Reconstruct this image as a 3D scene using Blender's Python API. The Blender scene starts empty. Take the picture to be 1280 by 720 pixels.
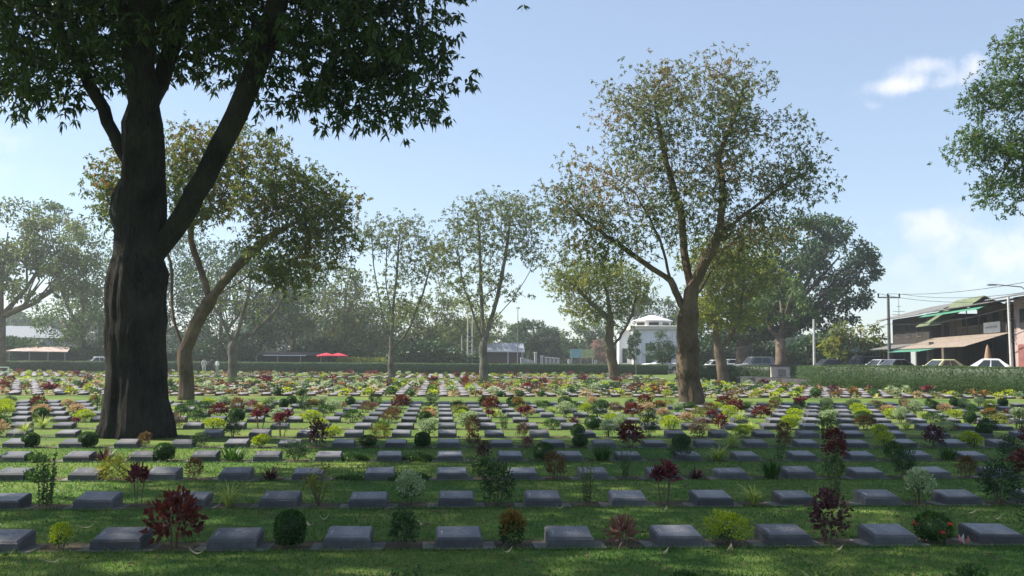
import bpy, math, random
import numpy as np
from mathutils import Vector, Matrix, noise
R = math.radians
random.seed(7)
rng = np.random.default_rng(11)
scene = bpy.context.scene
COL = scene.collection

# ------------------------------------------------------------------ camera
F, PITCH, YAW, ROLL, EYE = 1235.0, .0730, .0731, .0065, 1.6
fw = np.array([math.sin(YAW)*math.cos(PITCH), math.cos(YAW)*math.cos(PITCH), math.sin(PITCH)])
r0 = np.array([math.cos(YAW), -math.sin(YAW), 0.0])
u0 = np.cross(r0, fw)
rt = math.cos(ROLL)*r0 + math.sin(ROLL)*u0
up = -math.sin(ROLL)*r0 + math.cos(ROLL)*u0
cd = bpy.data.cameras.new('camera')
cam = bpy.data.objects.new('camera', cd)
COL.objects.link(cam)
cd.sensor_width = 36
cd.lens = F/1280*36
cd.clip_start = .1
cd.clip_end = 3000
m = Matrix(((rt[0], up[0], -fw[0], 0), (rt[1], up[1], -fw[1], 0), (rt[2], up[2], -fw[2], EYE), (0, 0, 0, 1)))
cam.matrix_world = m
scene.camera = cam
CAM = np.array([0, 0, EYE])

def ray(px, py):
    return fw + rt*(px-640)/F + up*(360-py)/F
def at(px, py, d):
    return Vector(CAM + ray(px, py)*d)
def gnd(px, py, z=0.0):
    r = ray(px, py)
    t = (z-EYE)/r[2]
    return Vector(CAM + r*t)
def proj(P):
    d = np.array(P)-CAM
    z = d@fw
    return 640+F*(d@rt)/z, 360-F*(d@up)/z, z

# ------------------------------------------------------------------ light
SUN_EL, SUN_AZ = R(44), R(-74)          # azimuth measured from +Y towards +X
sdir = Vector((math.cos(SUN_EL)*math.sin(SUN_AZ), math.cos(SUN_EL)*math.cos(SUN_AZ), math.sin(SUN_EL)))
sl = bpy.data.lights.new('sun', 'SUN')
sl.energy = 5.0
sl.angle = R(.55)
sl.color = (1, .93, .82)
so = bpy.data.objects.new('sun', sl)
COL.objects.link(so)
so.rotation_euler = sdir.to_track_quat('Z', 'Y').to_euler()
so.location = sdir*200

world = bpy.data.worlds.new('World')
scene.world = world
world.use_nodes = True
wn, wl = world.node_tree.nodes, world.node_tree.links
wn.clear()
wout = wn.new('ShaderNodeOutputWorld')
wbg = wn.new('ShaderNodeBackground')
wbg.inputs['Strength'].default_value = .092
sky = wn.new('ShaderNodeTexSky')
sky.sky_type = 'NISHITA'
sky.sun_disc = False
sky.sun_elevation = SUN_EL
sky.sun_rotation = SUN_AZ
sky.air_density = 1.0
sky.dust_density = .4
sky.ozone_density = 3.0
# small soft clouds at fixed directions of the sky
tc = wn.new('ShaderNodeTexCoord')
def wmath(op, a, b=None, clamp=False):
    n = wn.new('ShaderNodeMath'); n.operation = op; n.use_clamp = clamp
    for i, v in enumerate((a, b)):
        if v is None: continue
        if isinstance(v, (int, float)): n.inputs[i].default_value = v
        else: wl.new(v, n.inputs[i])
    return n.outputs[0]
nz = wn.new('ShaderNodeTexNoise')
nz.inputs['Scale'].default_value = 30
nz.inputs['Detail'].default_value = 9
nz.inputs['Roughness'].default_value = .62
wl.new(tc.outputs['Generated'], nz.inputs['Vector'])
total = None
for (px, py, sx, sy, s) in [(1158, 82, 26, 9, 1.0), (1122, 108, 28, 9, 1.0), (1185, 100, 30, 8, .7), (1222, 76, 14, 12, .95),
                           (1155, 270, 26, 10, .95), (1150, 290, 34, 8, .65), (1260, 305, 80, 22, .7), (1090, 132, 12, 5, .5),
                           (1240, 345, 120, 26, .55), (1430, 200, 90, 40, 1.0), (-240, 150, 150, 50, .9)]:
    d = ray(px, py); d = d/np.linalg.norm(d)
    def dotv(v, off=0.0):
        n = wn.new('ShaderNodeVectorMath'); n.operation = 'DOT_PRODUCT'
        wl.new(tc.outputs['Generated'], n.inputs[0]); n.inputs[1].default_value = tuple(v)
        return n.outputs['Value']
    e1 = np.cross(d, (0, 0, 1.)); e1 /= np.linalg.norm(e1); e2 = np.cross(e1, d)
    a = wmath('MULTIPLY', dotv(e1), F/sx); b = wmath('MULTIPLY', dotv(e2), F/sy)
    q = wmath('ADD', wmath('MULTIPLY', a, a), wmath('MULTIPLY', b, b))
    g = wmath('POWER', 2.0, wmath('MULTIPLY', q, -1.0))
    front = wmath('GREATER_THAN', dotv(d), 0.0)
    g = wmath('MULTIPLY', wmath('MULTIPLY', g, s), front)
    total = g if total is None else wmath('ADD', total, g)
mask = wmath('MULTIPLY', wmath('SUBTRACT', wmath('ADD', wmath('MULTIPLY', total, .55), wmath('MULTIPLY', nz.outputs['Fac'], 1.6)), .92), 1.5, True)
mask = wmath('MULTIPLY', mask, wmath('MULTIPLY', total, 1.6, True))
mask = wmath('MULTIPLY', mask, .8)
# thin pale air towards the horizon: part of the sky itself
cmix = wn.new('ShaderNodeMixRGB')
cmix.inputs['Color2'].default_value = (6.6, 6.5, 6.9, 1)
wl.new(mask, cmix.inputs['Fac'])
air = wn.new('ShaderNodeMixRGB'); air.inputs['Fac'].default_value = .30; air.inputs['Color2'].default_value = (4.3, 4.75, 5.5, 1)
wl.new(sky.outputs[0], air.inputs['Color1']); wl.new(air.outputs[0], cmix.inputs['Color1'])
wl.new(cmix.outputs[0], wbg.inputs['Color'])
wl.new(wbg.outputs[0], wout.inputs['Surface'])

scene.render.engine = 'CYCLES'
scene.view_settings.view_transform = 'Standard'
scene.view_settings.look = 'None'
scene.view_settings.exposure = 1.0
scene.view_settings.gamma = 1
scene.view_settings.use_curve_mapping = False
scene.cycles.max_bounces = 6
scene.cycles.diffuse_bounces = 3
scene.cycles.glossy_bounces = 2
scene.cycles.transmission_bounces = 4
scene.cycles.transparent_max_bounces = 4
scene.cycles.volume_bounces = 1
scene.cycles.sample_clamp_indirect = 4
scene.cycles.caustics_reflective = False
scene.cycles.caustics_refractive = False
HAZE = .0006

# ------------------------------------------------------------------ materials
MATS = {}
def new_mat(name):
    mt = bpy.data.materials.new(name)
    mt.use_nodes = True
    nt = mt.node_tree
    b = nt.nodes['Principled BSDF']
    return mt, nt, b
def mat(name, col, rough=.7, var=.25, scale=6.0, bump=.0, bscale=None, metal=0.0, spec=.3, col2=None, stretch=(1, 1, 1), objrand=.0, detail=5, coord='Object'):
    if name in MATS: return MATS[name]
    mt, nt, b = new_mat(name)
    N, L = nt.nodes, nt.links
    t = N.new('ShaderNodeTexCoord'); mp = N.new('ShaderNodeMapping'); mp.inputs['Scale'].default_value = stretch
    L.new(t.outputs[coord], mp.inputs['Vector'])
    n = N.new('ShaderNodeTexNoise'); n.inputs['Scale'].default_value = scale; n.inputs['Detail'].default_value = detail; n.inputs['Roughness'].default_value = .62
    L.new(mp.outputs[0], n.inputs['Vector'])
    cr = N.new('ShaderNodeValToRGB')
    c2 = col2 or tuple(min(1, c*(1+var)) for c in col)
    c1 = tuple(c*(1-var) for c in col) if not col2 else col
    cr.color_ramp.elements[0].position = .3; cr.color_ramp.elements[1].position = .7
    cr.color_ramp.elements[0].color = (*c1, 1); cr.color_ramp.elements[1].color = (*c2, 1)
    L.new(n.outputs['Fac'], cr.inputs['Fac'])
    out = cr.outputs[0]
    if objrand:
        oi = N.new('ShaderNodeObjectInfo')
        hs = N.new('ShaderNodeHueSaturation')
        mr = N.new('ShaderNodeMapRange'); mr.inputs['To Min'].default_value = 1-objrand; mr.inputs['To Max'].default_value = 1+objrand
        L.new(oi.outputs['Random'], mr.inputs['Value']); L.new(mr.outputs[0], hs.inputs['Value'])
        L.new(out, hs.inputs['Color']); out = hs.outputs[0]
    L.new(out, b.inputs['Base Color'])
    b.inputs['Roughness'].default_value = rough
    b.inputs['Metallic'].default_value = metal
    b.inputs['Specular IOR Level'].default_value = spec
    if bump:
        n2 = N.new('ShaderNodeTexNoise'); n2.inputs['Scale'].default_value = bscale or scale*4; n2.inputs['Detail'].default_value = 6
        L.new(mp.outputs[0], n2.inputs['Vector'])
        bp = N.new('ShaderNodeBump'); bp.inputs['Strength'].default_value = bump; bp.inputs['Distance'].default_value = .05
        L.new(n2.outputs['Fac'], bp.inputs['Height']); L.new(bp.outputs[0], b.inputs['Normal'])
    MATS[name] = mt
    return mt

def leafmat(name, cols, trans=.35, rough=.5, clump=1.2, clumpmix=.5, spec=.3):
    """cols: list of (position, rgb). Colour varies per leaf and per clump."""
    if name in MATS: return MATS[name]
    mt, nt, b = new_mat(name)
    N, L = nt.nodes, nt.links
    geo = N.new('ShaderNodeNewGeometry')
    t = N.new('ShaderNodeTexCoord')
    n = N.new('ShaderNodeTexNoise'); n.inputs['Scale'].default_value = clump; n.inputs['Detail'].default_value = 2
    L.new(t.outputs['Object'], n.inputs['Vector'])
    st = N.new('ShaderNodeMapRange'); st.inputs['From Min'].default_value = .3; st.inputs['From Max'].default_value = .7
    L.new(n.outputs['Fac'], st.inputs['Value'])
    mx = N.new('ShaderNodeMix'); mx.inputs[0].default_value = clumpmix
    L.new(geo.outputs['Random Per Island'], mx.inputs[2]); L.new(st.outputs[0], mx.inputs[3])
    cr = N.new('ShaderNodeValToRGB')
    els = cr.color_ramp.elements
    while len(els) < len(cols): els.new(.5)
    for e, (p, c) in zip(els, cols):
        e.position = p; e.color = (*c, 1)
    L.new(mx.outputs[0], cr.inputs['Fac'])
    L.new(cr.outputs[0], b.inputs['Base Color'])
    b.inputs['Roughness'].default_value = rough
    b.inputs['Specular IOR Level'].default_value = spec
    tr = N.new('ShaderNodeBsdfTranslucent')
    hs = N.new('ShaderNodeHueSaturation'); hs.inputs['Saturation'].default_value = 1.1; hs.inputs['Value'].default_value = 1.5
    L.new(cr.outputs[0], hs.inputs['Color']); L.new(hs.outputs[0], tr.inputs['Color'])
    ms = N.new('ShaderNodeMixShader'); ms.inputs[0].default_value = trans
    L.new(b.outputs[0], ms.inputs[1]); L.new(tr.outputs[0], ms.inputs[2])
    L.new(ms.outputs[0], N['Material Output'].inputs['Surface'])
    MATS[name] = mt
    return mt

def barkmat(name, c1, c2, scale=1.0, bump=.9):
    mt, nt, b = new_mat(name)
    N, L = nt.nodes, nt.links
    t = N.new('ShaderNodeTexCoord'); mp = N.new('ShaderNodeMapping'); mp.inputs['Scale'].default_value = (7*scale, 7*scale, 1.6*scale)
    L.new(t.outputs['Object'], mp.inputs['Vector'])
    n = N.new('ShaderNodeTexNoise'); n.inputs['Scale'].default_value = 1.6; n.inputs['Detail'].default_value = 10; n.inputs['Roughness'].default_value = .72
    n.inputs['Distortion'].default_value = 1.2
    L.new(mp.outputs[0], n.inputs['Vector'])
    n3 = N.new('ShaderNodeTexNoise'); n3.inputs['Scale'].default_value = 1.3; n3.inputs['Detail'].default_value = 3
    L.new(t.outputs['Object'], n3.inputs['Vector'])
    ad = N.new('ShaderNodeMath'); ad.operation = 'ADD'; L.new(n.outputs['Fac'], ad.inputs[0]); L.new(n3.outputs['Fac'], ad.inputs[1])
    mr = N.new('ShaderNodeMapRange'); mr.inputs['From Min'].default_value = .75; mr.inputs['From Max'].default_value = 1.3
    L.new(ad.outputs[0], mr.inputs['Value'])
    cr = N.new('ShaderNodeValToRGB')
    cr.color_ramp.elements[0].color = (*c1, 1); cr.color_ramp.elements[1].color = (*c2, 1)
    L.new(mr.outputs[0], cr.inputs['Fac']); L.new(cr.outputs[0], b.inputs['Base Color'])
    b.inputs['Roughness'].default_value = .9; b.inputs['Specular IOR Level'].default_value = .15
    bp = N.new('ShaderNodeBump'); bp.inputs['Strength'].default_value = bump; bp.inputs['Distance'].default_value = .13
    L.new(n.outputs['Fac'], bp.inputs['Height']); L.new(bp.outputs[0], b.inputs['Normal'])
    MATS[name] = mt
    return mt

# ------------------------------------------------------------------ object helpers
def tag(o, label=None, cat=None, group=None, kind=None):
    if label: o['label'] = label
    if cat: o['category'] = cat
    if group: o['group'] = group
    if kind: o['kind'] = kind
    return o
def empty(name, loc=(0, 0, 0), rz=0.0, label=None, cat=None, group=None):
    o = bpy.data.objects.new(name, None)
    o.empty_display_size = .1
    COL.objects.link(o); o.location = loc; o.rotation_euler = (0, 0, rz)
    return tag(o, label, cat, group)
def link(name, me, parent=None):
    o = bpy.data.objects.new(name, me)
    COL.objects.link(o)
    if parent: o.parent = parent
    return o
def npmesh(name, V, Fc, mats, mi=None, smooth=False):
    """V (n,3); Fc int array (k,3|4) or list of arrays"""
    me = bpy.data.meshes.new(name)
    V = np.asarray(V, dtype=np.float32)
    if isinstance(Fc, np.ndarray): Fc = [Fc]
    loops = np.concatenate([f.ravel() for f in Fc]).astype(np.int32)
    tot = np.concatenate([np.full(len(f), f.shape[1]) for f in Fc]).astype(np.int32)
    st = np.concatenate([[0], np.cumsum(tot)[:-1]]).astype(np.int32)
    me.vertices.add(len(V)); me.vertices.foreach_set('co', V.ravel())
    me.loops.add(len(loops)); me.loops.foreach_set('vertex_index', loops)
    me.polygons.add(len(tot)); me.polygons.foreach_set('loop_start', st); me.polygons.foreach_set('loop_total', tot)
    if mi is not None: me.polygons.foreach_set('material_index', np.asarray(mi, dtype=np.int32))
    if smooth: me.polygons.foreach_set('use_smooth', np.ones(len(tot), dtype=bool))
    for m_ in (mats if isinstance(mats, (list, tuple)) else [mats]): me.materials.append(m_)
    me.update(calc_edges=True)
    me.validate()
    return me

class MB:
    """collects shapes; build() links them as ONE mesh object"""
    def __init__(s): s.v = []; s.f = []; s.mi = []; s.m = []; s.T = Matrix()
    def _m(s, mt):
        if mt not in s.m: s.m.append(mt)
        return s.m.index(mt)
    def add(s, vs, fs, mt):
        o = len(s.v); k = s._m(mt)
        s.v += [tuple(s.T @ Vector(v)) for v in vs]
        for f in fs: s.f.append([i+o for i in f]); s.mi.append(k)
        return s
    def box(s, a, b, mt, bev=0.0):
        x0, y0, z0 = a; x1, y1, z1 = b
        if not bev:
            vs = [(x, y, z) for z in (z0, z1) for y in (y0, y1) for x in (x0, x1)]
            return s.add(vs, [(0, 2, 3, 1), (4, 5, 7, 6), (0, 1, 5, 4), (2, 6, 7, 3), (0, 4, 6, 2), (1, 3, 7, 5)], mt)
        e = bev
        rings = []
        for z, k in ((z0, e), (z0+e, 0), (z1-e, 0), (z1, e)):
            rings.append([(x0+e+(0 if 0 else 0), y0+k, z), (x1-e, y0+k, z), (x1-k, y0+e, z), (x1-k, y1-e, z), (x1-e, y1-k, z), (x0+e, y1-k, z), (x0+k, y1-e, z), (x0+k, y0+e, z)])
        return s.loft(rings, mt)
    def loft(s, rings, mt, caps=True):
        n = len(rings[0]); vs = [p for r in rings for p in r]; fs = []
        for i in range(len(rings)-1):
            for j in range(n):
                k = (j+1) % n
                fs.append((i*n+j, i*n+k, (i+1)*n+k, (i+1)*n+j))
        if caps:
            fs.append(tuple(range(n))[::-1]); fs.append(tuple((len(rings)-1)*n+j for j in range(n)))
        return s.add(vs, fs, mt)
    def tube(s, pts, rad, mt, n=8, mod=None, caps=True):
        pts = [Vector(p) for p in pts]
        if not hasattr(rad, '__len__'): rad = [rad]*len(pts)
        rings = []; ref = None
        for i, p in enumerate(pts):
            d = (pts[min(i+1, len(pts)-1)]-pts[max(i-1, 0)]).normalized()
            if ref is None:
                ref = d.orthogonal().normalized() if abs(d.z) < .9 else Vector((1, 0, 0))
            a = (ref - d*ref.dot(d)).normalized(); ref = a
            b = d.cross(a)
            ring = []
            for j in range(n):
                t = 2*math.pi*j/n
                r = rad[i]*(mod(t, p, i) if mod else 1)
                ring.append(tuple(p+(a*math.cos(t)+b*math.sin(t))*r))
            rings.append(ring)
        return s.loft(rings, mt, caps)
    def prism(s, poly, z0, z1, mt):
        n = len(poly)
        return s.loft([[(x, y, z0) for x, y in poly], [(x, y, z1) for x, y in poly]], mt)
    def mesh(s, name, smooth=False):
        me = bpy.data.meshes.new(name)
        me.from_pydata(s.v, [], s.f)
        for m_ in s.m: me.materials.append(m_)
        me.polygons.foreach_set('material_index', s.mi)
        if smooth: me.polygons.foreach_set('use_smooth', [True]*len(s.f))
        import bmesh
        bm = bmesh.new(); bm.from_mesh(me); bmesh.ops.recalc_face_normals(bm, faces=bm.faces); bm.to_mesh(me); bm.free()
        me.update()
        return me
    def build(s, name, parent=None, smooth=False):
        return link(name, s.mesh(name, smooth), parent)

def norm(a): return a/np.maximum(np.linalg.norm(a, axis=1, keepdims=True), 1e-9)
def leaves_np(P, D, Ln, W, fold=.25, side=None):
    """folded kite leaves: base P, direction D, length Ln, width W -> V, F"""
    n = len(P); D = norm(D)
    Ln = np.broadcast_to(np.asarray(Ln, float), (n,))[:, None]; W = np.broadcast_to(np.asarray(W, float), (n,))[:, None]
    if side is None: side = rng.normal(size=(n, 3))
    S = norm(np.cross(D, side)); U = np.cross(S, D)
    base = P; tip = P+D*Ln-np.array([0, 0, .12])*Ln
    mid = P+D*Ln*.45
    l = mid+S*W*.5+U*W*fold; r = mid-S*W*.5+U*W*fold
    V = np.stack([base, r, tip, l], 1).reshape(-1, 3)
    i = np.arange(n)[:, None]*4
    Fq = np.concatenate([i+np.array([[0, 1, 2]]), i+np.array([[0, 2, 3]])], 0)
    return V, Fq
def blades_np(P, A, Ln, W, arch=.8, seg=5, lean=.5):
    """arching strap blades from base P, azimuth A"""
    n = len(P); V = []; 
    Ln = np.broadcast_to(np.asarray(Ln, float), (n,)); lean = np.broadcast_to(np.asarray(lean, float), (n,)); arch = np.broadcast_to(np.asarray(arch, float), (n,))
    H = np.stack([np.cos(A), np.sin(A), 0*A], 1); S = np.stack([-np.sin(A), np.cos(A), 0*A], 1)
    cur = P.copy(); ang = lean.copy()
    for k in range(seg+1):
        w = W*(1-(k/seg)**1.6)*(.6+.4*min(1, k)) + .001
        V.append(np.stack([cur-S*w/2, cur+S*w/2], 1))
        st = Ln/seg
        cur = cur+(H*np.sin(ang)[:, None]+np.array([0, 0, 1.])*np.cos(ang)[:, None])*st[:, None]
        ang = ang+arch*(1.0/seg)*(1+k*.35)
    V = np.stack(V, 1)  # n,seg+1,2,3
    V = V.reshape(-1, 3)
    i = np.arange(n)[:, None, None]*(2*(seg+1)) + np.arange(seg)[None, :, None]*2
    Fq = (i+np.array([0, 1, 3, 2])).reshape(-1, 4)
    return V, Fq

# ------------------------------------------------------------------ the setting: ground
def ground_mat():
    mt, nt, b = new_mat('lawn')
    N, L = nt.nodes, nt.links
    t = N.new('ShaderNodeTexCoord')
    n1 = N.new('ShaderNodeTexNoise'); n1.inputs['Scale'].default_value = .45; n1.inputs['Detail'].default_value = 5
    n2 = N.new('ShaderNodeTexNoise'); n2.inputs['Scale'].default_value = 9; n2.inputs['Detail'].default_value = 8; n2.inputs['Roughness'].default_value = .75
    for n in (n1, n2): L.new(t.outputs['Object'], n.inputs['Vector'])
    c1 = N.new('ShaderNodeValToRGB'); c1.color_ramp.elements[0].position = .35; c1.color_ramp.elements[1].position = .68
    c1.color_ramp.elements[0].color = (.070, .135, .034, 1); c1.color_ramp.elements[1].color = (.165, .215, .055, 1)
    L.new(n1.outputs['Fac'], c1.inputs['Fac'])
    c2 = N.new('ShaderNodeValToRGB'); c2.color_ramp.elements[0].position = .3; c2.color_ramp.elements[1].position = .7
    c2.color_ramp.elements[0].color = (.6, .62, .5, 1); c2.color_ramp.elements[1].color = (1.25, 1.2, 1.1, 1)
    L.new(n2.outputs['Fac'], c2.inputs['Fac'])
    mx = N.new('ShaderNodeMixRGB'); mx.blend_type = 'MULTIPLY'; mx.inputs[0].default_value = 1
    L.new(c1.outputs[0], mx.inputs[1]); L.new(c2.outputs[0], mx.inputs[2])
    n3 = N.new('ShaderNodeTexNoise'); n3.inputs['Scale'].default_value = .9; n3.inputs['Detail'].default_value = 7; n3.inputs['Roughness'].default_value = .7; L.new(t.outputs['Object'], n3.inputs['Vector'])
    mr = N.new('ShaderNodeMapRange'); mr.inputs['From Min'].default_value = .56; mr.inputs['From Max'].default_value = .72; mr.inputs['To Max'].default_value = .6; L.new(n3.outputs['Fac'], mr.inputs['Value'])
    mx2 = N.new('ShaderNodeMixRGB'); mx2.inputs['Color2'].default_value = (.17, .16, .075, 1); L.new(mr.outputs[0], mx2.inputs['Fac']); L.new(mx.outputs[0], mx2.inputs['Color1'])
    L.new(mx2.outputs[0], b.inputs['Base Color'])
    b.inputs['Roughness'].default_value = .9; b.inputs['Specular IOR Level'].default_value = .1
    bp = N.new('ShaderNodeBump'); bp.inputs['Strength'].default_value = .7; bp.inputs['Distance'].default_value = .02
    L.new(n2.outputs['Fac'], bp.inputs['Height']); L.new(bp.outputs[0], b.inputs['Normal'])
    return mt
M_lawn = ground_mat()
M_soil = mat('soil', (.060, .052, .036), .95, col2=(.13, .105, .070), scale=3.0, bump=.6, bscale=30, spec=.1)
M_drysoil = mat('dry_soil', (.22, .155, .10), .95, col2=(.42, .31, .21), scale=1.2, bump=.4, bscale=20, spec=.1)
M_conc = mat('concrete', (.10, .098, .088), .9, col2=(.20, .19, .165), scale=7, bump=.3, bscale=40, objrand=.2)
M_asph = mat('asphalt', (.06, .06, .062), .85, scale=2, var=.3, bump=.3, bscale=60)

gm = MB(); S_ = 520
nx = 40
vs = [(-S_+2*S_*i/nx, -60+(S_+60)*j/nx, 0) for j in range(nx+1) for i in range(nx+1)]
fs = [(j*(nx+1)+i, j*(nx+1)+i+1, (j+1)*(nx+1)+i+1, (j+1)*(nx+1)+i) for j in range(nx) for i in range(nx)]
gm.add(vs, fs, M_lawn)
tag(gm.build('ground'), kind='structure')

# boundary hedge foot, in metres
_yb = gnd(548, 467).y
H_BACK_A = gnd(-60, 470); H_BACK_A = Vector((-.52*_yb, _yb, 0)); H_BACK_B = Vector((gnd(835, 468.5).x*_yb/gnd(835, 468.5).y, _yb, 0))
H_MID_A = gnd(862, 476); H_MID_B = gnd(962, 478.5)
H_IN_A = gnd(988, 480.5); H_IN_B = gnd(1037, 485.5)
H_R_A = gnd(1026, 485.2); H_R_B = gnd(1400, 500.5)
def seg_side(A, B, p): return (B.x-A.x)*(p[1]-A.y)-(B.y-A.y)*(p[0]-A.x)
def inside(p, mar=1.6):
    x, y = p
    if y > min(H_BACK_A.y, H_BACK_B.y)-3.0: return False
    # right hedge: stay on the camera side of it
    L_ = (H_R_B-H_R_A).length
    if x > H_R_A.x-1 and seg_side(H_R_A, H_R_B, p)/L_ > -mar: return False
    if x > H_MID_A.x-1 and y > H_MID_B.y-9: return False
    if x > 20 and y > 63 and x > 20+(86-y)*.5 and y > 76: return False
    return True

# planting rows
S_C, X0 = .9526, -.0089
ROWS = [8.5, 10.85, 13.3]+[13.3+2.39*(k-2) for k in range(3, 12)]
ROWS2 = [43.3+2.35*k for k in range(12)]
ROWS3 = [84.0+2.4*k for k in range(9)]
def strip(name, x0, x1, y0, y1, z, mt, jit=0.0):
    mb = MB(); n = max(2, int((x1-x0)/.3))
    vs = []; 
    for i in range(n+1):
        x = x0+(x1-x0)*i/n
        j = noise.noise(Vector((x*1.3, y0*3.1, 0)))*jit
        j2 = noise.noise(Vector((x*1.3+50, y0*3.1, 0)))*jit
        vs += [(x, y0+j, z), (x, y1+j2, z)]
    mb.add(vs, [(2*i, 2*i+2, 2*i+3, 2*i+1) for i in range(n)], mt)
    return mb.build(name)
def row_extent(y):
    xs = [x for x in np.arange(-90, 75, .5) if inside((x, y), .9)]
    if not xs: return 0, 1
    lo = max(-.47*y-4, min(xs)); hi = min(.66*y+3, max(xs))
    return lo, hi
for k, y in enumerate([6.1]+ROWS):
    lo, hi = row_extent(y)
    tag(strip('planting_bed', lo, hi, y+.0, y+.42, .006, M_soil, .06), kind='structure')
for y in ROWS2+ROWS3:
    lo, hi = row_extent(y)
    tag(strip('planting_bed', lo, hi, y-.1, y+.75, .02, M_drysoil, .12), kind='structure')

# ------------------------------------------------------------------ headstones
M_gran = mat('granite', (.05, .052, .058), .6, col2=(.095, .095, .10), scale=9, bump=.25, bscale=90, spec=.35, objrand=.35)
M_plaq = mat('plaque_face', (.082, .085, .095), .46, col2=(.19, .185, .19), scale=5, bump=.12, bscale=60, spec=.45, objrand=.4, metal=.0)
M_insc = mat('inscription_paint', (.42, .42, .42), .6, var=.3, scale=40)
W_, D_, HF, HB = .395, .36, .080, .126
def slab_mb():
    mb = MB(); e = .012
    x0, x1 = -W_/2, W_/2
    def top(y): return HF+(HB-HF)*(y/D_)
    rings = []
    for inset, z in ((0, None), ):
        pass
    o = [(x0, 0), (x1, 0), (x1, D_), (x0, D_)]
    i = [(x0+e, e), (x1-e, e), (x1-e, D_-e), (x0+e, D_-e)]
    mb.loft([[(x, y, .0) for x, y in o], [(x, y, top(y)-e) for x, y in o], [(x, y, top(y)) for x, y in i]], M_gran)
    return mb
def plaque_mb():
    mb = MB()
    def top(y, h): return HF+(HB-HF)*(y/D_)+h
    m_ = .016
    a = [(-W_/2+m_, m_), (W_/2-m_, m_), (W_/2-m_, D_-m_), (-W_/2+m_, D_-m_)]
    b = [(-W_/2+m_+.006, m_+.006), (W_/2-m_-.006, m_+.006), (W_/2-m_-.006, D_-m_-.006), (-W_/2+m_+.006, D_-m_-.006)]
    mb.loft([[(x, y, top(y, -.004)) for x, y in a], [(x, y, top(y, .004)) for x, y in a], [(x, y, top(y, .008)) for x, y in b]], M_plaq)
    return mb
def inscription_mb(v):
    rr = random.Random(v)
    mb = MB()
    def top(y): return HF+(HB-HF)*(y/D_)+.0105
    def bar(xa, xb, ya, yb):
        o = [(xa, ya), (xb, ya), (xb, yb), (xa, yb)]
        mb.loft([[(x, y, top(y)-.004) for x, y in o], [(x, y, top(y)) for x, y in o]], M_insc)
    # cross on the left, emblem strokes and rows of worn letters
    bar(-.150, -.143, .09, .22); bar(-.165, -.128, .175, .182)
    for t in range(7):
        a = t*.9
        bar(.0+.018*math.cos(a)-.004, .018*math.cos(a)+.004, .265+.014*math.sin(a)-.003, .265+.014*math.sin(a)+.003)
    for ln, wd in enumerate((.13, .18, .10, .15, .12)):
        y = .225-ln*.036; x = .02-wd/2
        while x < .02+wd/2:
            w = rr.uniform(.004, .011)
            if rr.random() < .8: bar(x, x+w, y, y+rr.uniform(.007, .012))
            x += w+rr.uniform(.003, .008)
    return mb
me_slab = slab_mb().mesh('slab'); me_plaq = plaque_mb().mesh('plaque'); me_ins = [inscription_mb(i).mesh('inscription') for i in range(4)]
fmb = MB(); fmb.box((-.31, -.012, -.02), (.31, D_*.8, .016), M_conc, .006); me_foot = fmb.mesh('footing')

BIGT = gnd(170, 545); BIGT.z = 0
TREE_SPOTS = []   # (x,y,radius) filled before stones are laid
def tree_spot(px, py, r):
    p = gnd(px, py); p.z = 0; TREE_SPOTS.append((p.x, p.y, r)); return p
B_big = tree_spot(170, 546, 1.0)
B_small = tree_spot(233, 500, .55)
B_cent = tree_spot(862, 505.5, .9)
B_rear = tree_spot(291, 476, .6)
B_t488 = tree_spot(489, 474, .6)
B_t605 = tree_spot(605, 476.5, .6)
B_t770 = tree_spot(769, 475.5, .6)
B_t903 = tree_spot(904, 479, .6)
def free(x, y, ex=.0):
    return all((x-a)**2+(y-b)**2 > (r+ex)**2 for a, b, r in TREE_SPOTS)
ORD = ['first', 'second', 'third', 'fourth', 'fifth', 'sixth', 'seventh', 'eighth', 'ninth', 'tenth', 'eleventh', 'twelfth',
       'thirteenth', 'fourteenth', 'fifteenth', 'sixteenth', 'seventeenth', 'eighteenth', 'nineteenth', 'twentieth']
TENS = {20: 'twenty', 30: 'thirty', 40: 'forty', 50: 'fifty', 60: 'sixty', 70: 'seventy', 80: 'eighty'}
def ordn(n):
    if n == 1: return 'first'
    if n <= 20: return ORD[n-1]
    t, u = n//10*10, n % 10
    if u == 0: return TENS[t][:-1]+'ieth'
    return TENS[t]+'-'+['first', 'second', 'third', 'fourth', 'fifth', 'sixth', 'seventh', 'eighth', 'ninth'][u-1]

# ------------------------------------------------------------------ grave plants
LM = {}
def lm(k, cols, **kw): LM[k] = leafmat('leaf_'+k, cols, **kw)
lm('darkred', [(.1, (.045, .012, .012)), (.5, (.11, .028, .022)), (.85, (.20, .055, .035)), (1, (.10, .10, .03))], trans=.3)
lm('green', [(.2, (.025, .065, .015)), (.8, (.07, .14, .03))], trans=.3)
lm('darkgreen', [(.2, (.015, .042, .014)), (.8, (.042, .085, .022))], trans=.25)
lm('lime', [(.1, (.15, .23, .025)), (.5, (.31, .38, .035)), (.9, (.48, .50, .07))], trans=.4)
lm('spider', [(.2, (.20, .30, .05)), (.8, (.50, .52, .17))], trans=.35)
lm('pale', [(.15, (.10, .17, .07)), (.5, (.30, .38, .20)), (.9, (.55, .58, .40))], trans=.35)
lm('pink', [(.15, (.07, .09, .03)), (.4, (.20, .08, .07)), (.7, (.40, .22, .19)), (.95, (.55, .48, .36))], trans=.3)
lm('crimson', [(.1, (.05, .014, .018)), (.6, (.15, .032, .042)), (1, (.28, .09, .09))], trans=.3)
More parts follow.
